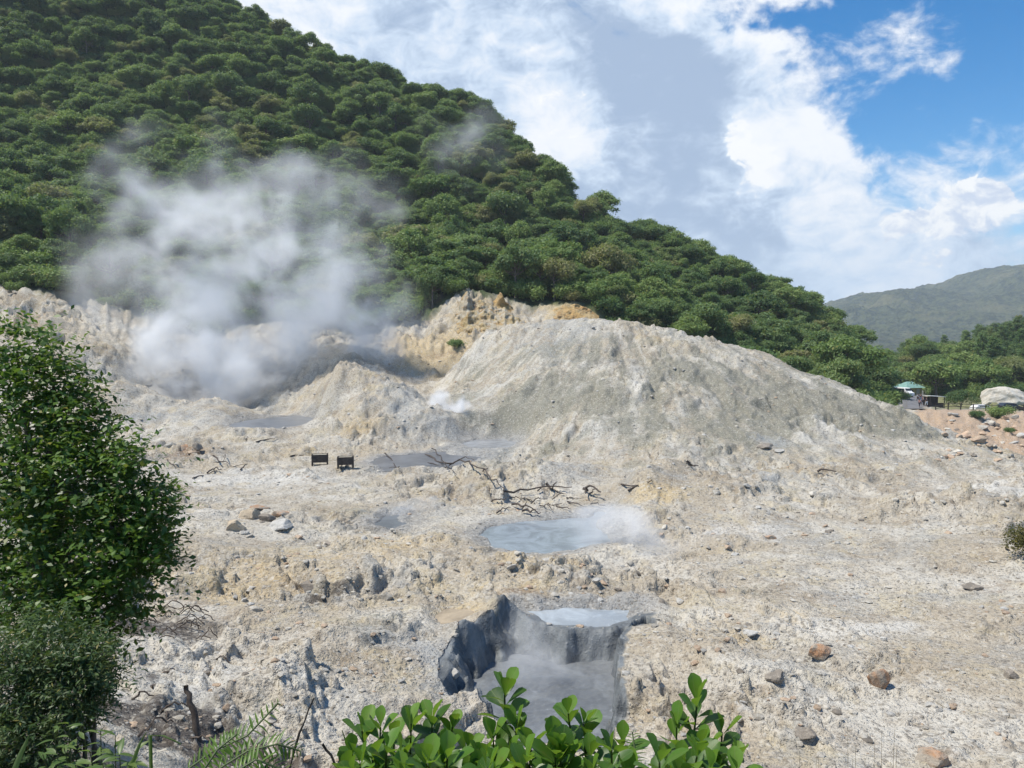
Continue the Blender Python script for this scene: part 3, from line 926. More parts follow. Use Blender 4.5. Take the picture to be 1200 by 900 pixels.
def mountain_material():
    m, t = new_mat('mountain_wood')
    geo = t.n('ShaderNodeNewGeometry')
    pos = geo.outputs['Position']
    n1 = t.noise(pos, .006, 5, .6)
    n2 = t.noise(pos, .05, 5, .7)
    v = t.n('ShaderNodeTexVoronoi', i_Scale=.085)
    t.l(pos, v.inputs['Vector'])
    c = t.mix(t.ramp(n2, .4, .6), (.011, .019, .011), (.065, .074, .032))
    c = t.mix(t.math('MULTIPLY', t.ramp(n1, .52, .66), .6), c, (.13, .12, .06))
    for (px, py, r, col) in ((1078, 384, 40, (.5, .42, .32)), (1064, 386, 22, (.36, .31, .25)), (1165, 385, 55, (.20, .17, .08)), (1052, 384, 18, (.3, .26, .2))):
        d = pixdir(px, py)
        D = 2280.0
        P = (d.x / d.y * D, D, CAMZ + d.z / d.y * D)
        dist = t.vmath('DISTANCE', t.vmath('MULTIPLY', pos, (1, .25, 1.3)), (P[0], P[1] * .25, P[2] * 1.3))
        f = t.math('ADD', t.ramp(dist, r * 1.4, 0), t.math('MULTIPLY', t.math('SUBTRACT', n2, .5), 1.2))
        c = t.mix(t.math('MULTIPLY', t.ramp(f, .42, .6), t.ramp(dist, r * 2, r)), c, col)
    b = t.n('ShaderNodeBsdfPrincipled')
    t.l(c, b.inputs['Base Color'])
    b.inputs['Roughness'].default_value = 1
    b.inputs['Specular IOR Level'].default_value = 0
    bp = t.n('ShaderNodeBump')
    bp.inputs['Strength'].default_value = 1
    bp.inputs['Distance'].default_value = 1
    t.l(t.math('ADD', t.math('MULTIPLY', t.ramp(v.outputs['Distance'], .8, .1), 5.0), t.math('MULTIPLY', n2, 9.0)), bp.inputs['Height'])
    t.l(bp.outputs[0], b.inputs['Normal'])
    o = t.n('ShaderNodeOutputMaterial')
    t.l(b.outputs[0], o.inputs[0])
    return m


tag(link('mountain', mme, mountain_material()), kind='structure')

# ------------------------------------------------------------------ trees of the hillside
def unit(n, rng):
    v = rng.normal(size=(n, 3))
    return v / np.linalg.norm(v, axis=1, keepdims=True)


def leaf_quads(P, N, size, rng, aspect=.55, fold=.15):
    """rhombic leaves centred on P, facing N"""
    n = len(P)
    a = unit(n, rng)
    T = np.cross(N, a)
    T /= np.linalg.norm(T, axis=1, keepdims=True) + 1e-9
    B = np.cross(N, T)
    s = (size * rng.uniform(.6, 1.35, n))[:, None]
    V = np.stack([P - T * s, P - B * s * aspect + N * s * fold, P + T * s, P + B * s * aspect + N * s * fold], 1)
    return V.reshape(-1, 3)


def crown_mesh(name, lobes, nleaf, size, rng, mat, up=.4, shell=.35):
    """lobes: (cx, cy, cz, rx, ry, rz); leaves lie near each lobe's surface, more on top"""
    L = np.array(lobes, float)
    area = L[:, 3] * L[:, 4] + L[:, 3] * L[:, 5]
    pick = rng.choice(len(L), nleaf, p=area / area.sum())
    d = unit(nleaf, rng)
    flip = (d[:, 2] < -.15) & (rng.random(nleaf) < .75)
    d[flip, 2] *= -1
    rad = shell + (1.08 - shell) * rng.random(nleaf) ** .6
    P = L[pick, :3] + d * L[pick, 3:] * rad[:, None]
    N = d / L[pick, 3:]
    N /= np.linalg.norm(N, axis=1, keepdims=True)
    P += rng.normal(size=P.shape) * .17
    N = N * .8 + np.array([0, 0, up]) + rng.normal(size=(nleaf, 3)) * .6
    N /= np.linalg.norm(N, axis=1, keepdims=True)
    V = leaf_quads(P, N, size, rng)
    me = np_mesh(name, V, np.arange(len(V)).reshape(-1, 4))
    me.materials.append(mat)
    return me


M_BARK = mat_simple('bark', (.16, .13, .10), .9, .5, 4, .4)
M_FAR = [mat_leaf('leaf_forest', (.075, .148, .058), (.245, .325, .125), .46, .6, .03, .6, c3=(.27, .26, .12)),
         mat_leaf('leaf_bright', (.12, .20, .06), (.26, .34, .11), .38, .6, .05, .6),
         mat_leaf('leaf_dark', (.066, .125, .05), (.17, .245, .095), .38, .6, .03, .7)]


def lobes_umbrella(rng, R=3.9, H=7.5):
    out = []
    for i in range(24):
        a = i * 2.4 + rng.uniform(-.4, .4)
        r = R * rng.uniform(.7, 1.05) * math.sqrt((i + .5) / 24)
        z = H - 1.3 - 3.0 * (r / R) ** 2 + rng.uniform(-1.1, .9)
        s = rng.uniform(.6, 1.35)
        out.append((r * math.cos(a), r * math.sin(a), z, s * 1.2, s * 1.2, s * .72))
    return out


def lobes_round(rng, R=3.6, H=8.0):
    out = []
    for i in range(26):
        d = unit(1, rng)[0]
        d[2] = abs(d[2]) * 1.0 - .25
        k = rng.uniform(.5, 1.0)
        s = rng.uniform(.6, 1.45)
        out.append((d[0] * R * k, d[1] * R * k, H - R * .95 + d[2] * R * .8 * k, s * 1.1, s * 1.1, s * .75))
    return out


def lobes_tall(rng, R=2.2, H=11.0):
    out = []
    for i in range(24):
        f = (i + .5) / 24
        r = R * (1.15 - f ** 2.6) * rng.uniform(.25, 1.1) * (.5 + f if f < .5 else 1)
        a = i * 2.4 + rng.uniform(-.3, .3)
        s = rng.uniform(.55, .9) * (1.25 - .6 * f)
        out.append((r * math.cos(a), r * math.sin(a), 2.2 + f * (H - 2.4), s * 1.25, s * 1.25, s * .7))
    return out


def lobes_bush(rng, R=1.5, H=1.9):
    return [(R * .7 * rng.uniform(-1, 1), R * .7 * rng.uniform(-1, 1), H * rng.uniform(.35, .7), rng.uniform(.5, .85), rng.uniform(.5, .85), rng.uniform(.4, .6)) for _ in range(10)]


def trunk_mesh(name, lobes, H, r, rng):
    m = MB()
    top = Vector((rng.uniform(-.3, .3), rng.uniform(-.3, .3), H * .72))
    m.tube([(0, 0, -2.5), (.05, 0, H * .2), (top.x * .6, top.y * .6, H * .45), top], [r * 1.3, r, r * .75, r * .4], 6)
    for l in lobes[::3]:
        s = Vector((top.x * .5, top.y * .5, H * rng.uniform(.35, .55)))
        e_ = Vector(l[:3])
        md = (s + e_) / 2 + Vector((0, 0, -.3))
        m.tube([s, md, e_], [r * .45, r * .3, r * .12], 4, False)
    me = m.mesh(name, True)
    me.materials.append(M_BARK)
    return me


KINDS = {}
for kind, fn, H, nl, sz, mats in (('umbrella', lobes_umbrella, 7.5, 7000, .20, (0, 0, 2, 1)), ('round', lobes_round, 8.0, 7000, .20, (0, 2, 1, 0)), ('tall', lobes_tall, 11.0, 5000, .20, (2, 0)), ('bush', lobes_bush, 1.9, 3000, .115, (0, 1))):
    KINDS[kind] = []
    for i, mi in enumerate(mats):
        rng = np.random.default_rng(100 + i * 7 + len(kind))
        lb = fn(rng)
        KINDS[kind].append((crown_mesh('crown', lb, nl, sz, rng, M_FAR[mi]), trunk_mesh('trunk', lb, H, .05 * H ** .6 + .06, rng)))


def proj(p):
    d = Vector(p) - Vector((0, 0, CAMZ))
    c, s = math.cos(PITCH), math.sin(PITCH)
    fw = d.y * c - d.z * s
    up = d.y * s + d.z * c
    return 600 + F * d.x / fw, 450 - F * up / fw, fw


def grass_at(px, z, D):
    qy = 450 - F * math.tan(math.atan2(z - CAMZ, D) + PITCH)
    return any(((px - a) / c) ** 2 + ((qy - b_ - 12) / d) ** 2 < 1 for a, b_, c, d in GRASS)


# scatter points over hill and valley, keep apart by crown size
cand = []
rg = np.random.default_rng(5)
N0 = 18000
pxs = rg.uniform(-320, 1420, N0)
Ds = np.sqrt(rg.uniform(112 ** 2, 345 ** 2, N0))
XS = (pxs - 600) / F * Ds
order = rg.permutation(N0)
cell = {}
ft = foot(pxs)
ZS = h_base(XS, Ds)
for i in order:
    px, D = pxs[i], Ds[i]
    if D < ft[i] + 3.0: continue
    if 1014 < px < 1096 and D < 222: continue
    if px > 996 and D < (176 if px < 1108 else 152): continue
    x, y = XS[i], D
    right = px > 1030 + (D - 180) * .1 and D > 148
    sp = (4.2 if D < 230 else 4.8) * rg.uniform(.65, 1.4)
    if right: sp = 4.6
    ok = True
    ci, cj = int(x // 8), int(y // 8)
    for a in (-1, 0, 1):
        for b in (-1, 0, 1):
            for (qx, qy) in cell.get((ci + a, cj + b), ()):
                if (qx - x) ** 2 + (qy - y) ** 2 < sp * sp:
                    ok = False
    if not ok: continue
    cell.setdefault((ci, cj), []).append((x, y))
    u = rg.random()
    if right:
        kind = 'tall' if (px > 1140 and u < .5) or u < .12 else ('round' if u < .8 else 'umbrella')
        s = rg.uniform(.8, 1.15)
    else:
        kind = 'umbrella' if u < .52 else 'round'
        s = min(max(rg.lognormal(-.08, .28), .45), 1.4)
        if D < ft[i] + 14: s *= .8
        # thinner, lower scrub along the grassy rib below the ridge
        if px > 560 and px < 1000:
            rib = abs((D - 205) - (px - 620) * -.10)
            if rib < 6: s *= .6
    if grass_at(px, ZS[i], D): s *= .33
    cand.append((x, y, float(ZS[i]), kind, s, px, rg.random() * 6.28, int(rg.integers(0, 99))))

scored = []
for c in cand:
    x, y, z, kind, s = c[:5]
    h = {'umbrella': 7.5, 'round': 8, 'tall': 11}[kind] * s
    qx, qy, fw = proj((x, y, z + h * .7))
    sz = h * F / fw
    vis = -25 < qx < 1225 and -25 < qy < 500
    if vis:     # hidden behind nearer ground?
        Dk = np.linspace(60, y - 6, 24)
        lx = x * Dk / y
        lz = CAMZ + (z + h - CAMZ) * Dk / y
        vis = bool((h_base(lx, Dk) < lz + .5).all())
    scored.append((sz if vis else -1, c))
scored.sort(key=lambda a: -a[0])

SAME = {}
for n, (sz, c) in enumerate(scored[:288]):
    if sz < 0: break
    x, y, z, kind, s, px, rz, k = c
    z = float(h_full(np.array([x]), np.array([y]), False)[0])
    qx, qy, fw = proj((x, y, z + 6))
    word = {'umbrella': 'flat', 'round': 'rounded', 'tall': 'slender'}[kind]
    size = 'large' if s > 1.18 else ('small' if s < .92 else '')
    var = KINDS[kind][k % len(KINDS[kind])]
    tone = ('green', 'bright green', 'dark green')[M_FAR.index(var[0].materials[0])]
    ry = np.interp(qx, [a_[0] for a_ in RIDGE], [a_[1] for a_ in RIDGE])
    if qx > 1030:
        where = ('in the wood right of the huge boulder', 'in the wood behind the fence', 'in the wood behind the road and house')[0 if qx > 1165 else (1 if qx > 1105 else 2)]
    elif qy < ry + 24 and qx > 265:
        where = 'on the hill skyline ' + ('at the upper left' if qx < 520 else ('above the dome' if qx < 760 else 'towards the mountain'))
    elif y < foot(qx) + 20:
        where = 'at the hill foot ' + ('above the left cliff' if qx < 150 else ('behind the steam' if qx < 450 else ('above the ochre cliff' if qx < 640 else ('behind the dome top' if qx < 830 else "behind the dome's right flank"))))
    elif y < foot(qx) + 52:
        where = 'on the lower slope ' + ('left of the steam' if qx < 140 else ('behind the steam' if qx < 460 else ('above the ochre cliff' if qx < 640 else 'above the dome')))
    else:
        where = 'high on the slope ' + ('at the far left' if qx < 140 else ('above the steam' if qx < 460 else 'right of the steam'))
    grp = 'trees ' + where
    if 'skyline' in where: s *= .85
    r_ = empty('forest_tree', (x, y, z), rz, s)
    r_.scale = (s * rg.uniform(.8, 1.25), s * rg.uniform(.8, 1.25), s * rg.uniform(.8, 1.2))
    tag(r_, ' '.join(('%s %s %s tree %s' % (size, tone, word, where)).split()), 'tree', grp)
    SAME.setdefault(r_['label'], []).append((qx, r_))
    link('crown', var[0], None, r_)
    link('trunk', var[1], None, r_)

NTH = ['leftmost', 'second', 'third', 'fourth', 'fifth', 'sixth', 'seventh', 'eighth', 'ninth', 'tenth', 'eleventh', 'twelfth', 'thirteenth', 'fourteenth', 'fifteenth', 'sixteenth']
for lab, lst in SAME.items():           # look-alikes are told apart by their order across the picture
    if len(lst) == 1: continue
    lst.sort(key=lambda a: a[0])
    for i, (qx, r_) in enumerate(lst):
        nth = 'leftmost' if i == 0 else ('rightmost' if i == len(lst) - 1 else (NTH[min(i, 15)] + ' from left'))
        r_['label'] = lab + ', ' + nth

# the rest of the forest and the undergrowth: instances on points, one object each
def scatter_stuff(name, pts, sources, fixed=None):
    """pts: list of (x, y, z, scale, rz, index)"""
    P = np.array([p[:3] for p in pts], np.float32)
    me = bpy.data.meshes.new(name)
    me.vertices.add(len(P))
    me.vertices.foreach_set('co', P.ravel())
    for nm, k in (('sc', 3), ('rz', 4)):
        a = me.attributes.new(nm, 'FLOAT', 'POINT')
        a.data.foreach_set('value', np.array([p[k] for p in pts], np.float32))
    a = me.attributes.new('ix', 'INT', 'POINT')
    a.data.foreach_set('value', np.array([p[5] for p in pts], np.int32))
    o = bpy.data.objects.new(name, me)
    COL.objects.link(o)
    sc = bpy.data.collections.new(name + '_kinds')
    for i, ms_ in enumerate(sources):
        bo = bpy.data.objects.new('%s_kind_%02d' % (name, i), ms_)
        sc.objects.link(bo)
    ng = bpy.data.node_groups.new(name, 'GeometryNodeTree')
    ng.interface.new_socket('Geometry', in_out='INPUT', socket_type='NodeSocketGeometry')
    ng.interface.new_socket('Geometry', in_out='OUTPUT', socket_type='NodeSocketGeometry')
    N = ng.nodes
    gi, go = N.new('NodeGroupInput'), N.new('NodeGroupOutput')
    ci = N.new('GeometryNodeCollectionInfo')
    ci.inputs['Collection'].default_value = sc
    ci.inputs['Separate Children'].default_value = True
    ci.inputs['Reset Children'].default_value = True
    iop = N.new('GeometryNodeInstanceOnPoints')
    iop.inputs['Pick Instance'].default_value = True

    def na(nm, typ):
        q = N.new('GeometryNodeInputNamedAttribute')
        q.data_type = typ
        q.inputs['Name'].default_value = nm
        return q.outputs['Attribute']
    cx = N.new('ShaderNodeCombineXYZ')
    e2r = N.new('FunctionNodeEulerToRotation')
    ng.links.new(na('rz', 'FLOAT'), cx.inputs[2])
    ng.links.new(cx.outputs[0], e2r.inputs[0])
    ng.links.new(e2r.outputs[0], iop.inputs['Rotation'])
    ng.links.new(na('sc', 'FLOAT'), iop.inputs['Scale'])
    ng.links.new(na('ix', 'INT'), iop.inputs['Instance Index'])
    m2p = N.new('GeometryNodeMeshToPoints')
    ng.links.new(gi.outputs[0], m2p.inputs[0])
    ng.links.new(m2p.outputs[0], iop.inputs['Points'])
    ng.links.new(ci.outputs[0], iop.inputs['Instance'])
    ng.links.new(iop.outputs[0], go.inputs[0])
    md = o.modifiers.new('scatter', 'NODES')
    md.node_group = ng
    o['kind'] = 'stuff'
    return o


src = [v[0] for k in ('umbrella', 'round', 'tall') for v in KINDS[k]]
base_i = {'umbrella': 0, 'round': 4, 'tall': 8}
rest = []
for n, (sz, c) in enumerate(scored):
    if n < 288 and sz >= 0: continue
    x, y, z, kind, s, px, rz, k = c
    if px < -330 or px > 1450: continue
    rest.append((x, y, z, s, rz, base_i[kind] + k % len(KINDS[kind])))
tag(scatter_stuff('forest', rest, src), 'dense green wood covering the rest of the hillside', 'forest')

und = []
N1 = 10000
pxu = rg.uniform(-250, 1350, N1)
Du = np.sqrt(rg.uniform(112 ** 2, 300 ** 2, N1))
fu = foot(pxu)
xu = (pxu - 600) / F * Du
zu = h_full(xu, Du, False)
for i in range(N1):
    if Du[i] < fu[i] + rg.uniform(-2, 2.5) or (1034 < pxu[i] < 1096 and Du[i] < 208) or (pxu[i] > 1040 and Du[i] < (174 if pxu[i] < 1104 else 148)): continue
    if grass_at(pxu[i], zu[i], Du[i]) and rg.random() < .85: continue
    und.append((xu[i], Du[i], zu[i] - .2, rg.uniform(.9, 2.1), rg.random() * 6.28, int(rg.integers(0, 2))))
tag(scatter_stuff('undergrowth', und, [v[0] for v in KINDS['bush']]), 'low green scrub between the hillside trees', 'undergrowth')

# ------------------------------------------------------------------ stones and boulders
def boulder_mesh(name, seed, s=(1, 1, 1), sub=2, facets=14, rough=.18, hs0=.48, hs1=.82):
    rg = np.random.default_rng(seed)
    bm = bmesh.new()
    bmesh.ops.create_icosphere(bm, subdivisions=sub, radius=1.0)
    ns = unit(facets, rg)
    hs = rg.uniform(hs0, hs1, facets)
    for v in bm.verts:
        p = np.array(v.co)
        for n, h in zip(ns, hs):
            q = p @ n
            if q > h: p = p - n * (q - h) * .97
        p = p * (1 + rough * float(fbm(np.array([p[0] * 1.7 + seed]), np.array([p[1] * 1.7 + p[2] * 1.3]), 3, seed % 50)[0]))
        v.co = Vector((p[0] * s[0], p[1] * s[1], p[2] * s[2]))
    me = bpy.data.meshes.new(name)
    bm.to_mesh(me); bm.free()
    return me


def rock_mat(name, c1, c2, c3, scale=3.0):
    m, t = new_mat(name)
    tc = t.n('ShaderNodeTexCoord')
    pos = tc.outputs['Object']
    geo = t.n('ShaderNodeNewGeometry')
    oi = t.n('ShaderNodeObjectInfo')
    p2 = t.vmath('ADD', pos, t.vmath('SCALE', (7, 3, 5), scale=oi.outputs['Random']))
    n1 = t.noise(p2, scale * .5, 5, .65, .5)
    n2 = t.noise(p2, scale * 3, 5, .7)
    c = t.mix(t.ramp(n1, .40, .60), c1, c2)
    c = t.mix(t.ramp(n2, .50, .72, 0, .75), c, c3)
    v = t.math('ADD', .8, t.math('MULTIPLY', oi.outputs['Random'], .4))
    c = t.mix(1.0, c, t.n('ShaderNodeCombineColor', x0=v, x1=v, x2=v).outputs[0], 'MULTIPLY')
    b = t.n('ShaderNodeBsdfPrincipled')
    t.l(c, b.inputs['Base Color'])
    b.inputs['Roughness'].default_value = .9
    bp = t.n('ShaderNodeBump')
    bp.inputs['Strength'].default_value = .7
    bp.inputs['Distance'].default_value = .08
    t.l(n2, bp.inputs['Height'])
    t.l(bp.outputs[0], b.inputs['Normal'])
    o = t.n('ShaderNodeOutputMaterial')
    t.l(b.outputs[0], o.inputs[0])
    return m


R_PALE = rock_mat('pale_rock', (.44, .40, .33), (.53, .50, .44), (.24, .21, .17))
R_DARK = rock_mat('dark_rock', (.25, .215, .175), (.17, .15, .125), (.42, .37, .30))
R_GREY = rock_mat('grey_rock', (.40, .385, .35), (.48, .465, .43), (.22, .205, .18))
R_RUST = rock_mat('rust_rock', (.43, .24, .13), (.33, .29, .235), (.17, .13, .10))
R_CREAM = rock_mat('cream_rock', (.47, .39, .28), (.42, .34, .24), (.19, .145, .11))
R_TAN = rock_mat('tan_rock', (.50, .39, .28), (.42, .30, .21), (.22, .16, .11))
R_OCHRE = rock_mat('ochre_rock', (.60, .46, .25), (.62, .56, .44), (.42, .26, .12))


def place_rock(px, py, w, h, mat, label, seed, cat='rock', name='boulder', group=None, depth=None, sink=.6, rz=None, sub=3):
    """a rock whose foot stands at the photo pixel, w and h in pixels"""
    p = hit(px, py)
    D = p.y
    wm, hm = w * D / F, h * D / F
    me = boulder_mesh(name, seed, (wm / 2 * 1.15, (depth or wm * .85) / 2, hm / 2 * 1.25), sub)
    o = link(name, me, mat)
    o.location = (p.x, p.y + wm * .2, p.z + hm * .5 * (1 - sink))
    o.rotation_euler = (0, 0, rz if rz is not None else (seed % 7) * .1 - .3)
    tag(o, label, cat, group)
    return o


ROCKS = [
    (962, 771, 29, 20, R_RUST, 'orange topped boulder, the left one of two orange boulders on the pale slope', 11),
    (1034, 806, 28, 27, R_RUST, 'orange and grey angular boulder, taller one of two on the pale slope', 12),
    (912, 797, 28, 15, R_DARK, 'dark grey rock with a reddish tip left of the orange boulders', 13),
    (945, 866, 26, 17, R_DARK, 'dark brown square rock low on the slope right of the mud pit', 14),
    (1096, 897, 42, 22, R_RUST, 'rusty brown rock sunk in the slope at the bottom right', 15),
    (299, 716, 16, 8, R_PALE, 'small white rock alone on the ground left of the tan puddle', 16),
    (451, 703, 16, 11, R_PALE, 'white rock with a dark side beyond the tan puddle', 17),
    (641, 660, 17, 8, R_GREY, 'flat grey rock at the near edge of the milky pool', 18),
    (724, 693, 9, 6, R_DARK, 'small dark stone above the far edge of the mud pit', 19),
    (779, 621, 10, 7, R_PALE, 'small white rock beyond the steam right of the milky pool', 20),
    (904, 632, 16, 6, R_RUST, 'flat reddish rock on the grey ground right of the milky pool', 21),
    (1186, 795, 17, 12, R_DARK, 'brown rock at the right edge above the rusty boulder', 22),
    (1036, 751, 9, 7, R_GREY, 'small grey stone just above the two orange boulders', 23),
    (1146, 692, 26, 9, R_DARK, 'flat dark rock below the round brown bush on the right', 24),
    (385, 638, 13, 6, R_DARK, 'small dark rock alone on the cream ground left of the milky pool', 25),
    (363, 692, 26, 14, R_DARK, 'dark earthy rock on the cream slope left of the white rock', 26),
    (275, 622, 24, 15, R_CREAM, 'pale slab with a hollow face, leftmost of the broken rock pile', 27),
    (291, 608, 28, 16, R_CREAM, 'cream block standing upright in the broken rock pile', 28),
    (302, 598, 26, 8, R_RUST, 'orange slab lying on top of the broken rock pile', 29),
    (313, 611, 22, 13, R_DARK, 'dark block in the middle of the broken rock pile', 30),
    (327, 606, 22, 11, R_RUST, 'orange capped block on the right of the broken rock pile', 31),
    (329, 620, 32, 13, R_GREY, 'mossy grey slab at the right foot of the broken rock pile', 32),
    (286, 626, 12, 7, R_PALE, 'small white stone in front of the broken rock pile', 33),
    (898, 526, 26, 9, R_DARK, 'dark grey rock on the right flank of the pale dome', 34),
    (914, 531, 18, 8, R_GREY, 'grey rock just below the dark rock on the dome flank', 35),
    (530, 792, 18, 10, R_GREY, 'grey mud rock on the left rim of the mud pit', 36),
    (880, 747, 18, 8, R_GREY, 'low grey rock right of the mud pit rim', 37),
    (870, 680, 14, 6, R_PALE, 'pale flat rock on the ground right of the mud pit steam', 38),
    (1160, 498, 14, 7, R_PALE, 'whitish block among the reddish rubble below the fence', 39),
    (1118, 488, 16, 7, R_GREY, 'grey slab at the top of the rubble just below the fence', 40),
    (1134, 512, 15, 9, R_TAN, 'reddish block in the middle of the rubble slope', 41),
    (1150, 520, 20, 10, R_TAN, 'biggest reddish boulder low on the rubble slope', 42),
    (1152, 503, 14, 6, R_PALE, 'pale slab next to the small shrub on the rubble slope', 43),
    (213, 528, 20, 12, R_RUST, 'reddish brown block in the left debris heap', 44),
    (230, 527, 14, 10, R_DARK, 'dark block on the right of the left debris heap', 45),
    (198, 524, 16, 7, R_PALE, 'pale slab on the left of the left debris heap', 46),
    (222, 533, 18, 6, R_TAN, 'tan slab at the foot of the left debris heap', 47),
]
for r in ROCKS:
    place_rock(*r[:5], r[5], r[6])
o = place_rock(1192, 477, 58, 31, R_PALE, 'huge rounded pale boulder behind the fence by the road', 50, depth=6.5, sub=4)
p = at(1197, 477, 141)
o.data = boulder_mesh('boulder', 52, (4.7, 3.4, 2.6), 5, 16, .16, .72, .97)
o.data.materials.append(R_PALE)
o.location = (p.x, 146.0, -2.0 + 1.0)

# eroded banks and cliffs, each a ragged sheet of rock standing in the slope
def cliff_mat(name, c1, c2, c3, c4):
    m, t = new_mat(name)
    pos = t.n('ShaderNodeNewGeometry').outputs['Position']
    n1 = t.noise(pos, .30, 6, .68, .8)
    n2 = t.noise(t.vmath('MULTIPLY', pos, (1, 1, 2.2)), .8, 7, .72, .6)
    n3 = t.noise(pos, 3.5, 6, .7)
    c = t.mix(t.ramp(n1, .42, .58), c1, c2)
    c = t.mix(t.ramp(n2, .50, .62, 0, .85), c, c3)
    c = t.mix(t.ramp(t.noise(pos, .5, 6, .7, 1.0), .55, .66, 0, .85), c, c4)
    c = t.mix(t.ramp(n3, .52, .72, 0, .5), c, (.18, .14, .10))
    b = t.n('ShaderNodeBsdfPrincipled')
    t.l(c, b.inputs['Base Color'])
    b.inputs['Roughness'].default_value = .95
    b.inputs['Specular IOR Level'].default_value = .2
    bp = t.n('ShaderNodeBump')
    bp.inputs['Strength'].default_value = 1
    bp.inputs['Distance'].default_value = .5
    t.l(t.math('ADD', n3, t.math('MULTIPLY', n2, 1.5)), bp.inputs['Height'])
    t.l(bp.outputs[0], b.inputs['Normal'])
    o = t.n('ShaderNodeOutputMaterial')
    t.l(b.outputs[0], o.inputs[0])
    return m


def cliff(name, top, bot, Dt, Db, mat, amp=1.0, nu=240, nv=80, seed=1, jag=1.0):
    x0, x1 = top[0][0], top[-1][0]
    u = np.linspace(x0, x1, nu)
    ty = np.interp(u, [p[0] for p in top], [p[1] for p in top]) + jag * 5 * fbm(u * .12, u * 0 + seed, 4, seed, .6) * np.clip(np.minimum(u - x0, x1 - u) / 12, 0, 1)
    by = np.interp(u, [p[0] for p in bot], [p[1] for p in bot])
    v = np.linspace(-.35, 1.12, nv)
    U, Vv = np.meshgrid(u, v)
    PY = by[None] + (ty - by)[None] * np.minimum(Vv, 1)
    D = Db + (Dt - Db) * np.clip(Vv, 0, 1) + np.maximum(Vv - 1, 0) * 50
    c_, s_ = math.cos(PITCH), math.sin(PITCH)
    up = (450 - PY) / F
    k = D / (c_ + s_ * up)
    X, Y, Z = (U - 600) / F * k, D, CAMZ + (-s_ + c_ * up) * k
    q1 = fbm(X * .32 + seed * 7, Z * .5, 5, seed + 3, .62, True)
    q2 = .6 - worley(X * .55 + seed + .3 * q1, Z * .8, seed + 9)
    q3 = fbm(X * .12, Z * .1, 3, seed + 5)
    edge = np.clip(np.minimum(U - x0, x1 - U) / 14, 0, 1) * sstep(1.12, .95, Vv)
    dd = amp * (1.6 * q1 + 1.5 * q2 + 2.2 * q3) * edge
    Y = Y - dd
    Z = Z + .35 * amp * edge * fbm(X * .9, Z * .9, 3, seed + 21)
    Z = Z - np.maximum(Vv - 1, 0) * 10
    i0 = np.arange(U.size).reshape(U.shape)
    q = np.stack([i0[:-1, :-1], i0[:-1, 1:], i0[1:, 1:], i0[1:, :-1]], -1).reshape(-1, 4)
    o = link(name, np_mesh(name, np.stack([X, Y, Z], -1).reshape(-1, 3), q, False), mat)
    o['kind'] = 'structure'
    return o


C_OCHRE = cliff_mat('ochre_cliff', (.58, .45, .24), (.60, .54, .42), (.46, .29, .13), (.24, .18, .13))
C_PALE = cliff_mat('pale_cliff', (.56, .49, .37), (.62, .59, .52), (.36, .28, .20), (.50, .40, .24))
C_GREY = cliff_mat('grey_bank', (.46, .42, .34), (.34, .33, .31), (.22, .21, .20), (.54, .44, .26))
C_SCAR = cliff_mat('orange_scar', (.62, .41, .17), (.60, .46, .26), (.48, .28, .11), (.38, .26, .15))
cliff('cliff', [(452, 398), (470, 390), (490, 383), (512, 385), (524, 388), (533, 366), (541, 350), (548, 341), (554, 352), (566, 352), (580, 362), (592, 360), (604, 371), (622, 380)],
      [(452, 430), (480, 436), (510, 440), (540, 436), (560, 424), (590, 400), (622, 390)], 127, 113, C_OCHRE, .8, 260, 90, 2)
cliff('cliff', [(570, 372), (578, 352), (586, 344), (596, 356), (610, 368), (625, 376)], [(570, 392), (600, 390), (625, 384)], 131, 127.5, C_SCAR, .5, 80, 40, 13)
cliff('cliff', [(640, 372), (650, 361), (662, 356), (676, 356), (690, 361), (702, 370)], [(640, 379), (670, 381), (702, 379)], 130, 126, C_SCAR, .5, 90, 40, 4, .5)
cliff('cliff', [(-60, 330), (-20, 336), (10, 340), (30, 342), (48, 352), (60, 344), (78, 352), (95, 362), (115, 380), (135, 400), (152, 424)],
      [(-60, 400), (-20, 415), (30, 432), (80, 440), (120, 446), (152, 448)], 117, 102, C_PALE, .8, 260, 90, 6)
cliff('cliff', [(300, 402), (325, 392), (345, 384), (368, 380), (388, 388), (410, 394), (435, 392), (462, 398)], [(300, 432), (340, 436), (380, 434), (420, 436), (462, 440)], 121, 107, C_GREY, .9, 200, 70, 8)
cliff('cliff', [(150, 424), (175, 408), (200, 398), (240, 394), (280, 398), (304, 404)], [(150, 448), (200, 452), (250, 452), (304, 440)], 119, 106, C_GREY, .8, 180, 60, 11)

# scattered stones that can be told apart, about ten pixels each
STONES = [[boulder_mesh('stone', 60 + i, (1, rnd.uniform(.7, 1.1), rnd.uniform(.45, .75)), 2, 14, .2) for i in range(6)] for _ in range(4)]
for k, mt in enumerate((R_PALE, R_GREY, R_DARK, R_TAN)):
    for me in STONES[k]: me.materials.append(mt)
WORD = ('pale', 'grey', 'dark brown', 'tan')
ZONES = [((760, 1190, 660, 860), 44, 'on the slope right of the mud pit', 'stones right of the mud pit'), ((240, 500, 740, 850), 26, 'on the slope left of the mud pit', 'stones left of the mud pit'),
         ((240, 540, 620, 720), 16, 'on the cream ground left of the milky pool', 'stones left of the milky pool'), ((740, 1180, 560, 650), 22, 'on the ground below the dome on the right', 'stones below the dome'),
         ((1095, 1200, 488, 540), 44, 'in the reddish rubble below the fence', 'stones of the rubble slope'), ((560, 760, 655, 705), 16, 'between the milky pool and the mud pit', 'stones between the pools')]
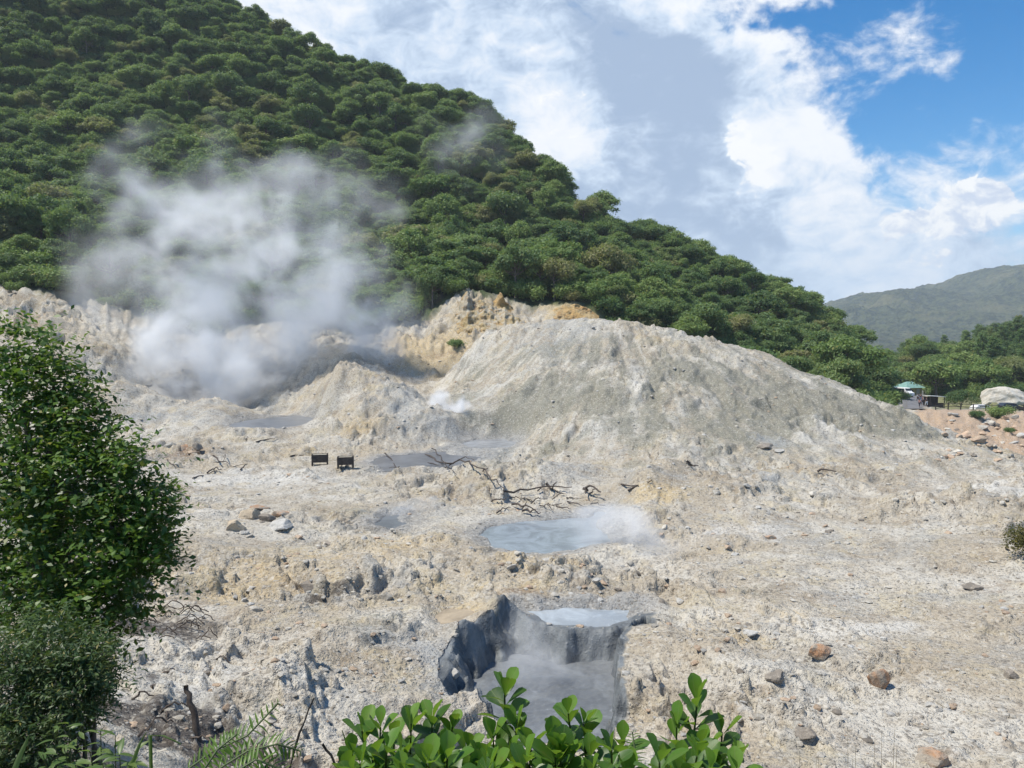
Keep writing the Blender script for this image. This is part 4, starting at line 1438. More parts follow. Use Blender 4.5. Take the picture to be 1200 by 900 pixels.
for (x0, x1, y0, y1), n, where, grp in ZONES:
    for i in range(n):
        px, py = rnd.uniform(x0, x1), rnd.uniform(y0, y1)
        p = hit(px, py)
        if poly_sd(np.array([p.x]), np.array([p.y]), PIT)[0] < .3: continue
        k = rnd.choices((0, 1, 2, 3), (5, 3, 1, 2) if 'rubble' not in where else (2, 1, 1, 6))[0]
        o = link('stone', rnd.choice(STONES[k]))
        s = rnd.uniform(3.5, 6.5) * p.y / F
        o.location = (p.x, p.y, p.z + s * .08)
        o.scale = (s, s, s)
        o.rotation_euler = (rnd.uniform(-.3, .3), rnd.uniform(-.3, .3), rnd.uniform(0, 6.3))
        tag(o, '%s rough stone lying loose %s' % (WORD[k], where), 'stone', WORD[k] + ' ' + grp)

# gravel and small rubble nobody could count
gsrc = []
for k, mt in enumerate((R_PALE, R_PALE, R_GREY, R_DARK, R_TAN)):
    me = boulder_mesh('gravel', 200 + k, (1, .85, .6), 1, 9, .2)
    me.materials.append(mt)
    gsrc.append(me)
NG = 42000
ga = rg.uniform(math.radians(-38), math.radians(38), NG)
gr = np.exp(rg.uniform(math.log(13), math.log(118), NG))
gxs, gys = gr * np.sin(ga), gr * np.cos(ga)
clus = fbm(gxs * .22, gys * .22, 3, 131) + .5 * fbm(gxs * .9, gys * .9, 2, 133)
keep = (rg.random(NG) < sstep(-.25, .55, clus)) & (gys < foot(600 + F * gxs / gys) - 2)
keep &= poly_sd(gxs, gys, PIT) > .1
for k, (lv, P) in POOLW.items():
    keep &= poly_sd(gxs, gys, P) > .15
gxs, gys, gr = gxs[keep], gys[keep], gr[keep]
gzs = h_full(gxs, gys)
tal = (gxs / gys * F + 600 > 1085) & (gys > 88)
gravel = []
for x, y, z, r, tl in zip(gxs, gys, gzs, gr, tal):
    s = min(.020 * (1 - rg.random()) ** -.55, .13) * (1 + r / 75)
    k = int(rg.choice(5, p=(.30, .28, .24, .06, .12))) if not tl else int(rg.choice(5, p=(.15, .05, .1, .15, .55)))
    gravel.append((x, y, z + s * .05, s * (2.2 if tl else 1), rg.random() * 6.28, k))
tag(scatter_stuff('gravel', gravel, gsrc), 'loose gravel and small broken stones strewn over the pale ground', 'gravel')

# ------------------------------------------------------------------ dead wood
M_DEAD = mat_simple('dead_wood', (.045, .035, .03), .9, .5, 8, .3, col2=(.10, .08, .065))
M_TWIG = mat_simple('dry_twig', (.10, .075, .055), .9, .5, 8, .2)


def wob(pts, k, amp):
    out = []
    for a, b in zip(pts[:-1], pts[1:]):
        for i in range(k):
            q = a.lerp(b, i / k)
            if i or out: q = q + Vector((rnd.uniform(-amp, amp), rnd.uniform(-amp, amp), rnd.uniform(-amp, amp)))
            out.append(q)
    out.append(pts[-1])
    return out


def lying(px_pts, r, label, lift=.12, name='branch', group=None, subs=(), mat=None, cat='branch'):
    def pts_of(pp):
        P = []
        for i, (px, py) in enumerate(pp):
            h = hit(px, py)
            P.append(h + Vector((0, 0, lift + (rnd.uniform(0, .25) * r / .08 if 0 < i else 0))))
        return wob(P, 3, r * 1.2)
    m = MB()
    P = pts_of(px_pts)
    r *= .68
    m.tube(P, [r * (1 - .7 * i / len(P)) for i in range(len(P))], 6)
    o = m.build(name, mat or M_DEAD, None, True)
    for sp in subs:
        sm = MB()
        Q = pts_of(sp)
        sm.tube(Q, [r * .6 * (1 - .7 * i / len(Q)) for i in range(len(Q))], 5)
        sm.build('twig', mat or M_DEAD, o, True)
    tag(o, label, cat, group)
    return o


lying([(498, 536), (512, 545), (524, 550), (540, 546), (553, 553), (566, 561), (577, 573), (592, 581)], .13, 'long black crooked branch at the near edge of the upper grey pool', .25,
      subs=[[(506, 530), (516, 540), (524, 551), (535, 563)], [(526, 549), (545, 542), (556, 548)], [(500, 546), (520, 548)], [(566, 561), (572, 555)]])
lying([(451, 534), (460, 545), (471, 558)], .09, 'black stick poking out of the left end of the upper grey pool', .2, subs=[[(468, 550), (456, 552)]])
lying([(590, 578), (620, 580), (650, 577), (670, 580)], .11, 'longest black branch lying in the driftwood above the milky pool', .2, subs=[[(630, 579), (642, 571)], [(645, 577), (660, 583)]])
lying([(640, 570), (647, 576), (652, 575)], .13, 'short black stump sticking up from the driftwood above the milky pool', .2)
lying([(600, 594), (616, 600), (628, 601)], .10, 'black branch by the left shore of the milky pool', .15, subs=[[(612, 599), (618, 594)]])
lying([(612, 601), (625, 606), (634, 606)], .10, 'black branch touching the far water edge of the milky pool', .12)
lying([(665, 590), (678, 594), (688, 599)], .08, 'thin black branch near the right end of the driftwood', .12)
lying([(684, 577), (692, 584), (704, 588)], .14, 'thick black branch at the right end of the driftwood', .25, subs=[[(690, 583), (700, 581)], [(688, 580), (686, 588)]])
lying([(576, 590), (586, 592), (593, 590)], .08, 'short black stick left of the milky pool driftwood', .12)
lying([(728, 570), (748, 571)], .10, 'black log left of the small channel behind the yellow ridge', .12)
lying([(736, 577), (764, 567)], .09, 'black log right of the other one behind the yellow ridge', .12)
lying([(805, 543), (812, 548), (818, 556)], .11, 'small black branch standing on the foot of the dome', .25, subs=[[(812, 548), (804, 549)]])
lying([(958, 555), (980, 557)], .12, 'black log lying at the right foot of the dome', .1)
lying([(250, 539), (258, 546), (268, 550)], .10, 'black forked branch standing in the driftwood left of the two stands', .3, subs=[[(264, 537), (262, 549)], [(258, 546), (250, 549)]])
lying([(226, 562), (250, 555), (286, 546)], .07, 'long grey stick lying left of the black forked branch', .1)
lying([(196, 541), (204, 548), (210, 551)], .07, 'short black stick near the tree tip on the left', .15)
lying([(243, 556), (252, 551), (260, 555)], .10, 'low black branch under the forked branch', .12)
lying([(282, 552), (290, 549)], .09, 'black stub right of the forked branch', .12)
lying([(300, 520), (322, 517)], .10, 'black log at the shore in front of the left grey pool', .1)
lying([(400, 546), (414, 541)], .05, 'thin black stick lying beside the right wooden stand', .06)
lying([(340, 536), (356, 534)], .10, 'black log behind the left wooden stand', .1)
for i, (px, py) in enumerate([(655, 584), (640, 598), (605, 586), (660, 598), (630, 590), (672, 586), (590, 600), (650, 592), (618, 588), (700, 596)]):
    a = rnd.uniform(-.5, .5)
    lying([(px - 8, py - 8 * a), (px, py - 1), (px + 9, py + 8 * a)], rnd.uniform(.045, .08), 'short black driftwood stick above the milky pool', .1, 'driftwood', 'driftwood sticks above the milky pool', cat='driftwood')
for i in range(26):
    px, py = rnd.uniform(150, 238), rnd.uniform(712, 752)
    p = hit(px, py)
    a = rnd.uniform(-.9, .5); L = rnd.uniform(.4, .95)
    m = MB()
    d = Vector((math.cos(a), math.sin(a) * .8, 0)) * L
    P = wob([p + Vector((0, 0, .05)), p + d * .5 + Vector((0, 0, rnd.uniform(.15, .4))), p + d + Vector((0, 0, .05))], 4, .03)
    m.tube(P, [.016, ] * len(P), 4)
    tag(m.build('dry_twig', M_TWIG, None), 'thin dark dead twig in the brush heap under the leafy tree', 'twig', 'twigs of the brush heap')
for i in range(9):
    px, py = rnd.uniform(150, 260), rnd.uniform(770, 880)
    p = hit(px, py)
    a = rnd.uniform(-1.5, 1.5); L = rnd.uniform(.4, .8)
    m = MB()
    d = Vector((math.cos(a), math.sin(a), 0)) * L
    P = wob([p, p + d * .5 + Vector((0, 0, rnd.uniform(.05, .25))), p + d + Vector((0, 0, .02))], 4, .04)
    m.tube(P, [.03 * (1 - .6 * j / len(P)) for j in range(len(P))], 5)
    tag(m.build('dead_root', M_DEAD, None), 'charred root lying on the burnt bank at the lower left', 'root', 'charred roots on the burnt bank')


def standing(px_pts, r, label, name='stick', mat=None):
    base = hit(*px_pts[0])
    P = [at(px, py, base.y + .1 * i) for i, (px, py) in enumerate(px_pts)]
    P[0] = base - Vector((0, 0, .2))
    m = MB()
    P = wob(P, 3, r * .35)
    m.tube(P, [r * (1 - .45 * i / len(P)) for i in range(len(P))], 7)
    tag(m.build(name, mat or M_DEAD, None, True), label, 'stick')


standing([(232, 868), (229, 845), (222, 822), (218, 803)], .085, 'thick burnt stump standing on the dark bank at the lower left', 'stump')
# wooden stands by the upper pool
M_STAND = mat_simple('weathered_plank', (.035, .028, .024), .85, .5, 5, .3, col2=(.075, .06, .05))
M_DUST = mat_simple('dust_cap', (.46, .42, .33), .95, .4, 6, .2)


def stand(px, py, rz, label):
    p = hit(px, py)
    s = p.y / F
    w, d, h = 19 * s, 11 * s, 13.5 * s
    e = empty('wooden_stand', p - Vector((0, 0, .03)), rz)
    tag(e, label, 'stand', None)
    lg = h * .32
    for sy in (-1, 1):
        m = MB(); m.box((0, sy * (d / 2 - .03), lg + (h - lg) / 2), (w - .17, .05, h - lg)); m.build('side_board', M_STAND, e)
    for sx in (-1, 1):
        m = MB(); m.box((sx * (w / 2 - .04), 0, lg + (h - lg) / 2), (.05, d - .17, h - lg)); m.build('end_board', M_STAND, e)
    for sx in (-1, 1):
        for sy in (-1, 1):
            m = MB(); m.box((sx * (w / 2 - .06), sy * (d / 2 - .06), h / 2 + .01), (.13, .13, h + .02)); m.build('leg', M_STAND, e)
    m = MB(); m.box((0, 0, h - .06), (w - .2, d - .16, .05)); m.build('top', M_DUST, e)


stand(375, 545, .22, 'left one of two small dark wooden stands by the grey pool')
stand(405, 547, .18, 'right one of two small dark wooden stands by the grey pool')

# ------------------------------------------------------------------ road, house, kiosk, vehicles, people and fence on the right
PZ = -2.0
rm = MB()
rv = []
for i in range(13):
    D = 131 + i * 3.2
    cx = (1074 - 600) / F * 150 + (D - 150) * .50
    for k in (-1, 1):
        x = cx + k * 1.75
        rv.append((x, D, max(ground_z(x, D), ground_z(cx, D)) + .06))
rm.add(rv, [(2 * i, 2 * i + 1, 2 * i + 3, 2 * i + 2) for i in range(12)])
M_ASPH = mat_simple('asphalt', (.17, .17, .18), .9, .25, .8, .1)
tag(rm.build('road', M_ASPH), kind='structure')


def gp(px, D):
    x = (px - 600) / F * D
    return Vector((x, D, ground_z(x, D)))


# house with a teal roof
M_TEAL = mat_simple('teal_roof', (.20, .36, .33), .6, .3, 2)
M_CREAM = mat_simple('yellow_wall', (.62, .55, .28), .85, .15, 2)
M_DARKGL = mat_simple('dark_pane', (.02, .025, .03), .15, .2, 2)
M_WHITE = mat_simple('white_paint', (.75, .75, .74), .45, .1, 2)
M_BLACK = mat_simple('black_rubber', (.02, .02, .02), .8, .2, 4)
p = gp(1066, 186)
hs = empty('house', p + Vector((0, 0, .0)), .2)
tag(hs, 'small house with teal hipped roof and yellow wall among the trees', 'house')
m = MB(); m.box((0, 0, .9), (4.0, 4.0, 2.4)); wl = m.build('wall', M_CREAM, hs)
m = MB()
e_ = 2.6
m.add([(-e_, -e_, 2.1), (e_, -e_, 2.1), (e_, e_, 2.1), (-e_, e_, 2.1), (-.7, 0, 3.5), (.7, 0, 3.5)], [(0, 1, 5, 4), (1, 2, 5), (2, 3, 4, 5), (3, 0, 4), (3, 2, 1, 0)])
m.build('roof', M_TEAL, hs)
m = MB(); m.box((-.9, -2.01, 1.2), (.9, .06, .8)); m.build('window', M_DARKGL, hs)
m = MB(); m.box((.9, -2.01, .9), (.85, .06, 1.8)); m.build('door', M_WHITE, hs)

# vehicles
def vehicle(px, D, rz, paint, label, van=True, cat='van', dz=0.0, name='parked_van'):
    e = empty(name, gp(px, D) + Vector((0, 0, dz)), rz)
    tag(e, label, cat)
    L, Wd, H = (4.6, 1.8, 2.0) if van else (4.3, 1.75, 1.5)
    if van:
        pr = [(-L / 2, .35), (L / 2, .35), (L / 2, .95), (L / 2 - .55, 1.15), (L / 2 - 1.2, H - .08), (L / 2 - 1.5, H), (-L / 2 + .12, H), (-L / 2, H - .2)]
    else:
        pr = [(-L / 2, .35), (L / 2, .35), (L / 2, .75), (L / 2 - 1.1, .92), (L / 2 - 1.75, H - .05), (L / 2 - 2.0, H), (-L / 2 + .75, H), (-L / 2 + .1, 1.0)]
    bm = bmesh.new()
    a = [bm.verts.new((x, -Wd / 2 + (.12 if z > 1.1 else 0), z)) for x, z in pr]
    b = [bm.verts.new((x, Wd / 2 - (.12 if z > 1.1 else 0), z)) for x, z in pr]
    bm.faces.new(a); bm.faces.new(list(reversed(b)))
    for i in range(len(pr)):
        j = (i + 1) % len(pr)
        bm.faces.new((a[j], a[i], b[i], b[j]))
    bmesh.ops.recalc_face_normals(bm, faces=bm.faces)
    bmesh.ops.bevel(bm, geom=list(bm.edges), offset=.05, segments=2, affect='EDGES')
    me = bpy.data.meshes.new('body'); bm.to_mesh(me); bm.free()
    link('body', me, paint, e)
    for sy in (-1, 1):
        m = MB()
        y0 = sy * (Wd / 2 - .035)
        zt, zb = H - .2, 1.12
        for x0, x1 in (((-2.0, -.9), (-.8, .25), (.35, 1.1)) if van else ((-1.3, -.25), (-.15, .5))):
            m.box(((x0 + x1) / 2, y0 - sy * .04, (zt + zb) / 2), (x1 - x0, .05, zt - zb))
        m.build('window', M_DARKGL, e)
    m = MB()
    x = L / 2 - (.9 if van else 1.42)
    z = (1.15 + H) / 2 if van else 1.2
    m.box((x, 0, z), (.04, Wd - .4, H - 1.3 if van else .62), Matrix.Rotation(-.6 if van else -.9, 3, 'Y'))
    m.build('windscreen', M_DARKGL, e)
    for sx in (-1, 1):
        for sy in (-1, 1):
            m = MB()
            c = Vector((sx * (L / 2 - .85), sy * (Wd / 2 - .1), .33))
            m.tube([c - Vector((0, .1, 0)), c + Vector((0, .1, 0))], .33, 12)
            w_ = m.build('wheel', M_BLACK, e)
    for sy in (-1, 1):
        m = MB(); m.box((L / 2 + .0, sy * .62, .75), (.05, .32, .16)); m.build('headlight', M_WHITE, e)
    return e


M_DKPAINT = mat_simple('dark_paint', (.03, .035, .045), .3, .1, 1)
vehicle(1060, 168, -1.35, M_WHITE, 'white van on the left edge of the grey road')
vehicle(1053, 210, -1.2, M_WHITE, 'white van parked under the trees left of the teal roof')
vehicle(1042, 214, -1.4, M_DKPAINT, 'dark van parked leftmost under the trees, beside a white one')
vehicle(1186, 135.5, 0.05, M_DKPAINT, 'dark car parked in front of the huge pale boulder behind the fence', False, 'car', -.25, 'parked_car')
vehicle(1154, 139, 0.1, M_WHITE, 'white car mostly hidden behind the fence left of the huge boulder', False, 'car', -.75, 'parked_car')

# kiosk
k_ = empty('kiosk', gp(1096, 139), .12)
tag(k_, 'small open kiosk with a flat pale roof beside the people', 'kiosk')
M_KWOOD = mat_simple('kiosk_wood', (.05, .035, .03), .8, .4, 4)
M_SHEET = mat_simple('pale_sheet', (.55, .55, .50), .5, .2, 2)
m = MB(); m.box((0, 0, 2.25), (3.1, 2.2, .09), Matrix.Rotation(.06, 3, 'Y')); m.build('roof', M_SHEET, k_)
for sx in (-1, 1):
    for sy in (-1, 1):
        m = MB(); m.box((sx * 1.35, sy * .9, 1.05), (.1, .1, 2.3)); m.build('post', M_KWOOD, k_)
m = MB(); m.box((0, .85, 1.1), (2.6, .06, 2.0)); m.build('back_wall', M_KWOOD, k_)
m = MB(); m.box((0, -.75, .5), (2.6, .06, 1.0)); m.box((0, -.72, 1.02), (2.7, .35, .05)); m.build('counter', M_KWOOD, k_)

# people
SKIN = mat_simple('skin', (.22, .12, .08), .6, .1, 4)
HAIR = mat_simple('hair', (.02, .015, .012), .7, .2, 8)


def skinned(name, verts, edges, radii, mat, parent, root=0):
    me = bpy.data.meshes.new(name)
    me.from_pydata(verts, edges, [])
    o = link(name, me, mat, parent)
    o.modifiers.new('skin', 'SKIN')
    sl = me.skin_vertices[0].data
    for i, r in enumerate(radii):
        sl[i].radius = r if isinstance(r, tuple) else (r, r)
        sl[i].use_root = i == root
    sb = o.modifiers.new('smooth', 'SUBSURF')
    sb.levels = 1; sb.render_levels = 1
    return o


def person(px, D, rz, h, shirt, trousers, label, step=.12):
    e = empty('person', gp(px, D) + Vector((0, 0, .02)), rz, h / 1.72)
    tag(e, label, 'person')
    V = [(0, 0, .95), (0, 0, 1.15), (0, 0, 1.36), (0, .0, 1.47), (0, -.02, 1.56), (0, -.02, 1.68),
         (.1, 0, .9), (.11, -step, .50), (.11, -step * .6, .07), (.12, -step * .6 - .14, .04),
         (-.1, 0, .9), (-.11, step, .50), (-.11, step * 1.5, .07), (-.12, step * 1.5 - .14, .04),
         (.19, 0, 1.38), (.25, .03, 1.12), (.25, -.08, .90), (.25, -.12, .82),
         (-.19, 0, 1.38), (-.25, .03, 1.12), (-.25, -.08, .90), (-.25, -.12, .82)]
    E = [(0, 1), (1, 2), (2, 3), (3, 4), (4, 5), (0, 6), (6, 7), (7, 8), (8, 9), (0, 10), (10, 11), (11, 12), (12, 13), (2, 14), (14, 15), (15, 16), (16, 17), (2, 18), (18, 19), (19, 20), (20, 21)]
    R = [(.15, .11), (.14, .10), (.16, .10), .055, (.085, .10), (.07, .085), .085, .055, .038, .035, .085, .055, .038, .035, .055, .042, .03, .028, .055, .042, .03, .028]
    skinned('body', V, E, R, SKIN, e)
    skinned('shirt', [V[i] for i in (0, 1, 2, 14, 18)] + [(.235, .02, 1.2), (-.235, .02, 1.2)], [(0, 1), (1, 2), (2, 3), (2, 4), (3, 5), (4, 6)], [(.165, .125), (.155, .115), (.175, .115), .068, .068, .06, .06], shirt, e)
    skinned('trousers', [V[0], V[6], V[7], V[10], V[11]] + [(.11, -step * .8, .3), (-.11, step * 1.2, .3)], [(0, 1), (1, 2), (0, 3), (3, 4), (2, 5), (4, 6)], [(.165, .125), .1, .075, .1, .075, .065, .065], trousers, e)
    skinned('hair', [(0, .01, 1.62), (0, .0, 1.71)], [(0, 1)], [(.09, .10), (.07, .08)], HAIR, e)


CW = mat_simple('white_cloth', (.72, .72, .72), .9, .1, 6)
CR = mat_simple('red_cloth', (.30, .06, .06), .9, .2, 6)
CK = mat_simple('dark_cloth', (.03, .03, .05), .9, .2, 6)
CP_ = mat_simple('pink_cloth', (.50, .30, .32), .9, .2, 6)
CB = mat_simple('blue_cloth', (.10, .14, .25), .9, .2, 6)
person(1077, 148, .4, 1.72, CW, CK, 'person in white shirt and dark trousers, farthest up the road')
person(1080, 142, -.6, 1.75, CK, CB, 'person in black shirt and blue trousers on the road edge')
person(1082.5, 138, 1.0, 1.68, CR, CK, 'person in red shirt walking in the middle of the group')
person(1085, 140, 2.6, 1.74, CW, CR, 'person in white shirt and red trousers beside the kiosk')
person(1087, 135, 0.2, 1.70, CK, CW, 'person in black shirt and white trousers nearest the rubble')
person(1079, 136, 2.0, 1.62, CP_, CK, 'person in pink shirt on the left of the group')

# fence along the edge of the road shelf
M_FENCE = mat_simple('dark_post', (.05, .045, .04), .85, .4, 5)
f0, f1 = gp(1098, 131), gp(1290, 131)
fe = empty('fence', f0)
tag(fe, 'dark wooden post and rail fence along the top of the rubble', 'fence')
nP = 14
tops = []
for i in range(nP):
    q = f0.lerp(f1, i / (nP - 1))
    q.z = ground_z(q.x, q.y)
    m = MB(); m.box(tuple(q - f0 + Vector((0, 0, .45))), (.14, .14, 1.3)); m.build('post', M_FENCE, fe)
    tops.append(q - f0)
for a, b in zip(tops[:-1], tops[1:]):
    for zz in (.5, .98):
        m = MB(); m.tube([a + Vector((.075, -.02, zz)), b + Vector((-.075, -.02, zz))], .05, 6); m.build('rail', M_FENCE, fe)

# trees that can be told apart round the road
def lone(kind, var, px, D, s, label, cat='tree', rz=.3, name='tree', z=None):
    e = empty(name, gp(px, D) if z is None else Vector(((px - 600) / F * D, D, z)), rz, s)
    tag(e, label, cat)
    c, tr = KINDS[kind][var]
    link('crown', c, None, e)
    link('trunk', tr, None, e)


lone('round', 2, 1098, 172, 1.55, 'bright yellow green rounded tree behind the kiosk', z=-5.6)
lone('umbrella', 1, 1110, 183, 1.05, 'bright green spreading tree just right of the yellow green tree', z=-2.3)
rgb = np.random.default_rng(78)
lb = []
for _ in range(22):
    d = unit(1, rgb)[0]
    lb.append((d[0] * 2.1, d[1] * 2.1, .9 + abs(d[2]) * 1.3, 1.0, 1.0, .8))
e = empty('round_bush', Vector(((1128 - 600) / F * 143, 143, -2.1)), 0, 1.0)
tag(e, 'low round dark green bush left of the huge boulder', 'bush')
link('crown', crown_mesh('crown', lb, 5200, .13, rgb, M_FAR[2]), None, e)
link('stem', trunk_mesh('stem', lb, 1.8, .07, rgb), None, e)
lone('round', 1, 1048, 150, .7, 'green tree with a rusty tinge in front of the parked vans', z=-4.2)
lone('umbrella', 0, 1034, 142, .85, 'green tree just behind the right shoulder of the dome', z=-5.0)
lone('round', 1, 1018, 150, 1.35, 'tall very dark tree left of the parked vans', z=-3.5)
lone('umbrella', 1, 1000, 138, .95, 'bushy green tree behind the right flank of the dome', z=-3.5)
# shrubs on the bare ground
lone('bush', 0, 1147, 118, .75, 'small grey green shrub on the rubble slope', 'shrub', name='shrub')
lone('bush', 1, 1173, 121, 1.2, 'wide low green shrub below the fence on the rubble', 'shrub', name='shrub')
lone('bush', 0, 1186, 112, .5, 'small dark shrub right of the wide shrub on the rubble', 'shrub', name='shrub')
lone('bush', 0, 533, 113, .95, 'dark green shrub on the ochre cliff', 'shrub', name='shrub', z=at(533, 411, 113).z)
M_BUSHB = mat_leaf('leaf_brown_bush', (.06, .055, .02), (.13, .11, .03), .3, .7, 2.0, .2)
p = hit(1202, 650)
rgb = np.random.default_rng(77)
lb = [(rgb.uniform(-.4, .5), rgb.uniform(-.5, .5), rgb.uniform(.35, .85), .42, .42, .38) for _ in range(12)]
e = empty('shrub', p, 0, 1.05)
tag(e, 'round olive brown bush at the right edge of the pale ground', 'bush')
link('crown', crown_mesh('crown', lb, 3200, .05, rgb, M_BUSHB), None, e)
link('stem', trunk_mesh('stem', lb, 1.0, .04, rgb), None, e)

# ------------------------------------------------------------------ leafy tree and shrub on the left bank
M_LTREE = mat_leaf('leaf_tree', (.022, .070, .012), (.115, .205, .030), .38, .42, 1.1, .0, .45)
M_LSHRUB = mat_leaf('leaf_shrub', (.030, .070, .020), (.090, .140, .045), .25, .5, 2.0, .0, .45)


def spray_crown(blobs_, nper, rng, mat, name, leaf=.047, nl=10, tl=.42, aspect=.52, droop=-.15, core=60):
    P, N = [], []
    for (px, py, rpx, D, w) in blobs_:
        c = np.array(at(px, py, D))
        R = rpx * D / F
        for _ in range(int(nper * w)):
            u = unit(1, rng)[0]
            s = c + u * R * rng.uniform(.15, 1.0) ** .6 * np.array([1, .9, .9]) * .82
            d = u + rng.normal(size=3) * .55 + np.array([0, 0, .1])
            d /= np.linalg.norm(d)
            Lt = tl * rng.uniform(.6, 1.2) * (1.6 if rng.random() < .12 else 1)
            side = np.cross(d, [0, 0, 1.0]); side /= np.linalg.norm(side) + 1e-6
            for k in range(nl):
                f = (k + 1) / nl
                q = s + d * Lt * f + np.array([0, 0, droop * f * f * Lt]) + side * (.05 if k % 2 else -.05) * rng.uniform(.7, 1.3)
                P.append(q)
                N.append(np.array([0, 0, 1.0]) + rng.normal(size=3) * .55 + u * .25)
    P = np.array(P); N = np.array(N)
    N /= np.linalg.norm(N, axis=1, keepdims=True)
    V = leaf_quads(P, N, leaf, rng, aspect)
    me = np_mesh(name, V, np.arange(len(V)).reshape(-1, 4))
    me.materials.append(mat)
    return me


TB = [(20, 412, 38, 10.6, .8), (62, 446, 42, 10.4, 1), (30, 470, 60, 10.6, 1.3), (92, 488, 34, 10.2, .8), (30, 530, 70, 10.4, 1.5), (110, 530, 34, 10, .8), (80, 575, 75, 10, 1.8), (150, 570, 38, 9.8, .7), (172, 600, 30, 9.8, .6), (20, 610, 70, 10.2, 1.5), (140, 625, 48, 9.7, 1),
      (185, 628, 20, 9.7, .4), (90, 650, 80, 9.8, 1.9), (165, 660, 26, 9.6, .5), (30, 690, 70, 9.9, 1.4), (125, 700, 50, 9.6, 1.1), (100, 725, 45, 9.5, .9), (-60, 560, 90, 10.5, 1.5), (-60, 680, 90, 10.2, 1.2), (150, 540, 20, 9.8, .3), (60, 560, 60, 11.4, 1), (60, 660, 60, 11.2, 1)]
lt_base = gw_ = Vector((-7.0, 10.6, ground_z(-7.0, 10.6)))
lt = empty('leafy_tree', lt_base)
tag(lt, 'dense dark green leafy tree filling the left edge of the bank', 'tree')
cm_ = spray_crown(TB, 150, np.random.default_rng(31), M_LTREE, 'crown')
co_ = link('crown', cm_, None, lt)
co_.location = -lt_base
m = MB()
tp = Vector((-6.2, 10.4, 8.6))
m.tube([lt_base - Vector((0, 0, .6)), lt_base.lerp(tp, .35) + Vector((.1, 0, 0)), lt_base.lerp(tp, .7), tp], [.17, .14, .11, .07], 9)
tk = m.build('trunk', M_BARK, lt, True)
tk.location = -lt_base
for (px, py, rpx, D, w) in TB[:17]:
    m = MB()
    s = lt_base.lerp(tp, rnd.uniform(.35, .9))
    q = at(px, py, D)
    m.tube(wob([s, s.lerp(q, .5) + Vector((0, 0, .12)), q], 2, .05), [.05, .045, .035, .028, .016], 5)
    b_ = m.build('limb', M_BARK, lt, True)
    b_.location = -lt_base
# dark narrow leaved shrub below it
SB = [(45, 765, 62, 8.2, 1.3), (100, 772, 34, 8.1, .8), (15, 815, 60, 8.1, 1.3), (85, 815, 45, 8.0, 1), (50, 860, 60, 7.9, 1.2), (5, 880, 60, 7.8, 1), (-40, 800, 70, 8.2, 1), (105, 800, 28, 8.0, .5)]
sb_base = Vector((-4.6, 8.2, ground_z(-4.6, 8.2)))
sh = empty('shrub', sb_base)
tag(sh, 'dark grey green narrow leaved shrub under the leafy tree', 'shrub')
co_ = link('crown', spray_crown(SB, 260, np.random.default_rng(32), M_LSHRUB, 'crown', .036, 12, .26, .24, .05), None, sh)
co_.location = -sb_base
for (px, py, rpx, D, w) in SB:
    m = MB()
    q = at(px, py, D)
    m.tube(wob([sb_base + Vector((rnd.uniform(-.2, .2), 0, -.2)), sb_base.lerp(q, .5) + Vector((0, 0, .1)), q], 2, .03), [.03, .026, .022, .016, .01], 5)
    b_ = m.build('stem', M_BARK, sh, True)
    b_.location = -sb_base

# ------------------------------------------------------------------ plants at the very front
def leaf_mesh(name, L, Wd, mat, shape='obovate', curl=.18, fold=.12, n=7):
    m = MB()
    rows = []
    for i in range(n + 1):
        f = i / n
        if shape == 'obovate':
            w = Wd * (math.sin(math.pi * min(1, f ** 1.55)) ** .62 if 0 < f < 1 else (.03 if f == 0 else .18)) * (.35 + .65 * f ** .8) * 1.15
        elif shape == 'lance':
            w = Wd * math.sin(math.pi * f ** .8) ** .9 + .002
        else:
            w = Wd * (1 - f ** 2.2) * (.5 + .5 * min(1, f * 5)) + .0008
        z = -curl * L * f * f
        y = L * f
        rows.append([(-w / 2, y, z + fold * w), (0, y, z), (w / 2, y, z + fold * w)])
    V = [p for r in rows for p in r]
    Q = []
    for i in range(n):
        for k in (0, 1):
            a = i * 3 + k
            Q.append((a, a + 1, a + 4, a + 3))
    m.add(V, Q)
    me = m.mesh(name, True)
    me.materials.append(mat)
    return me


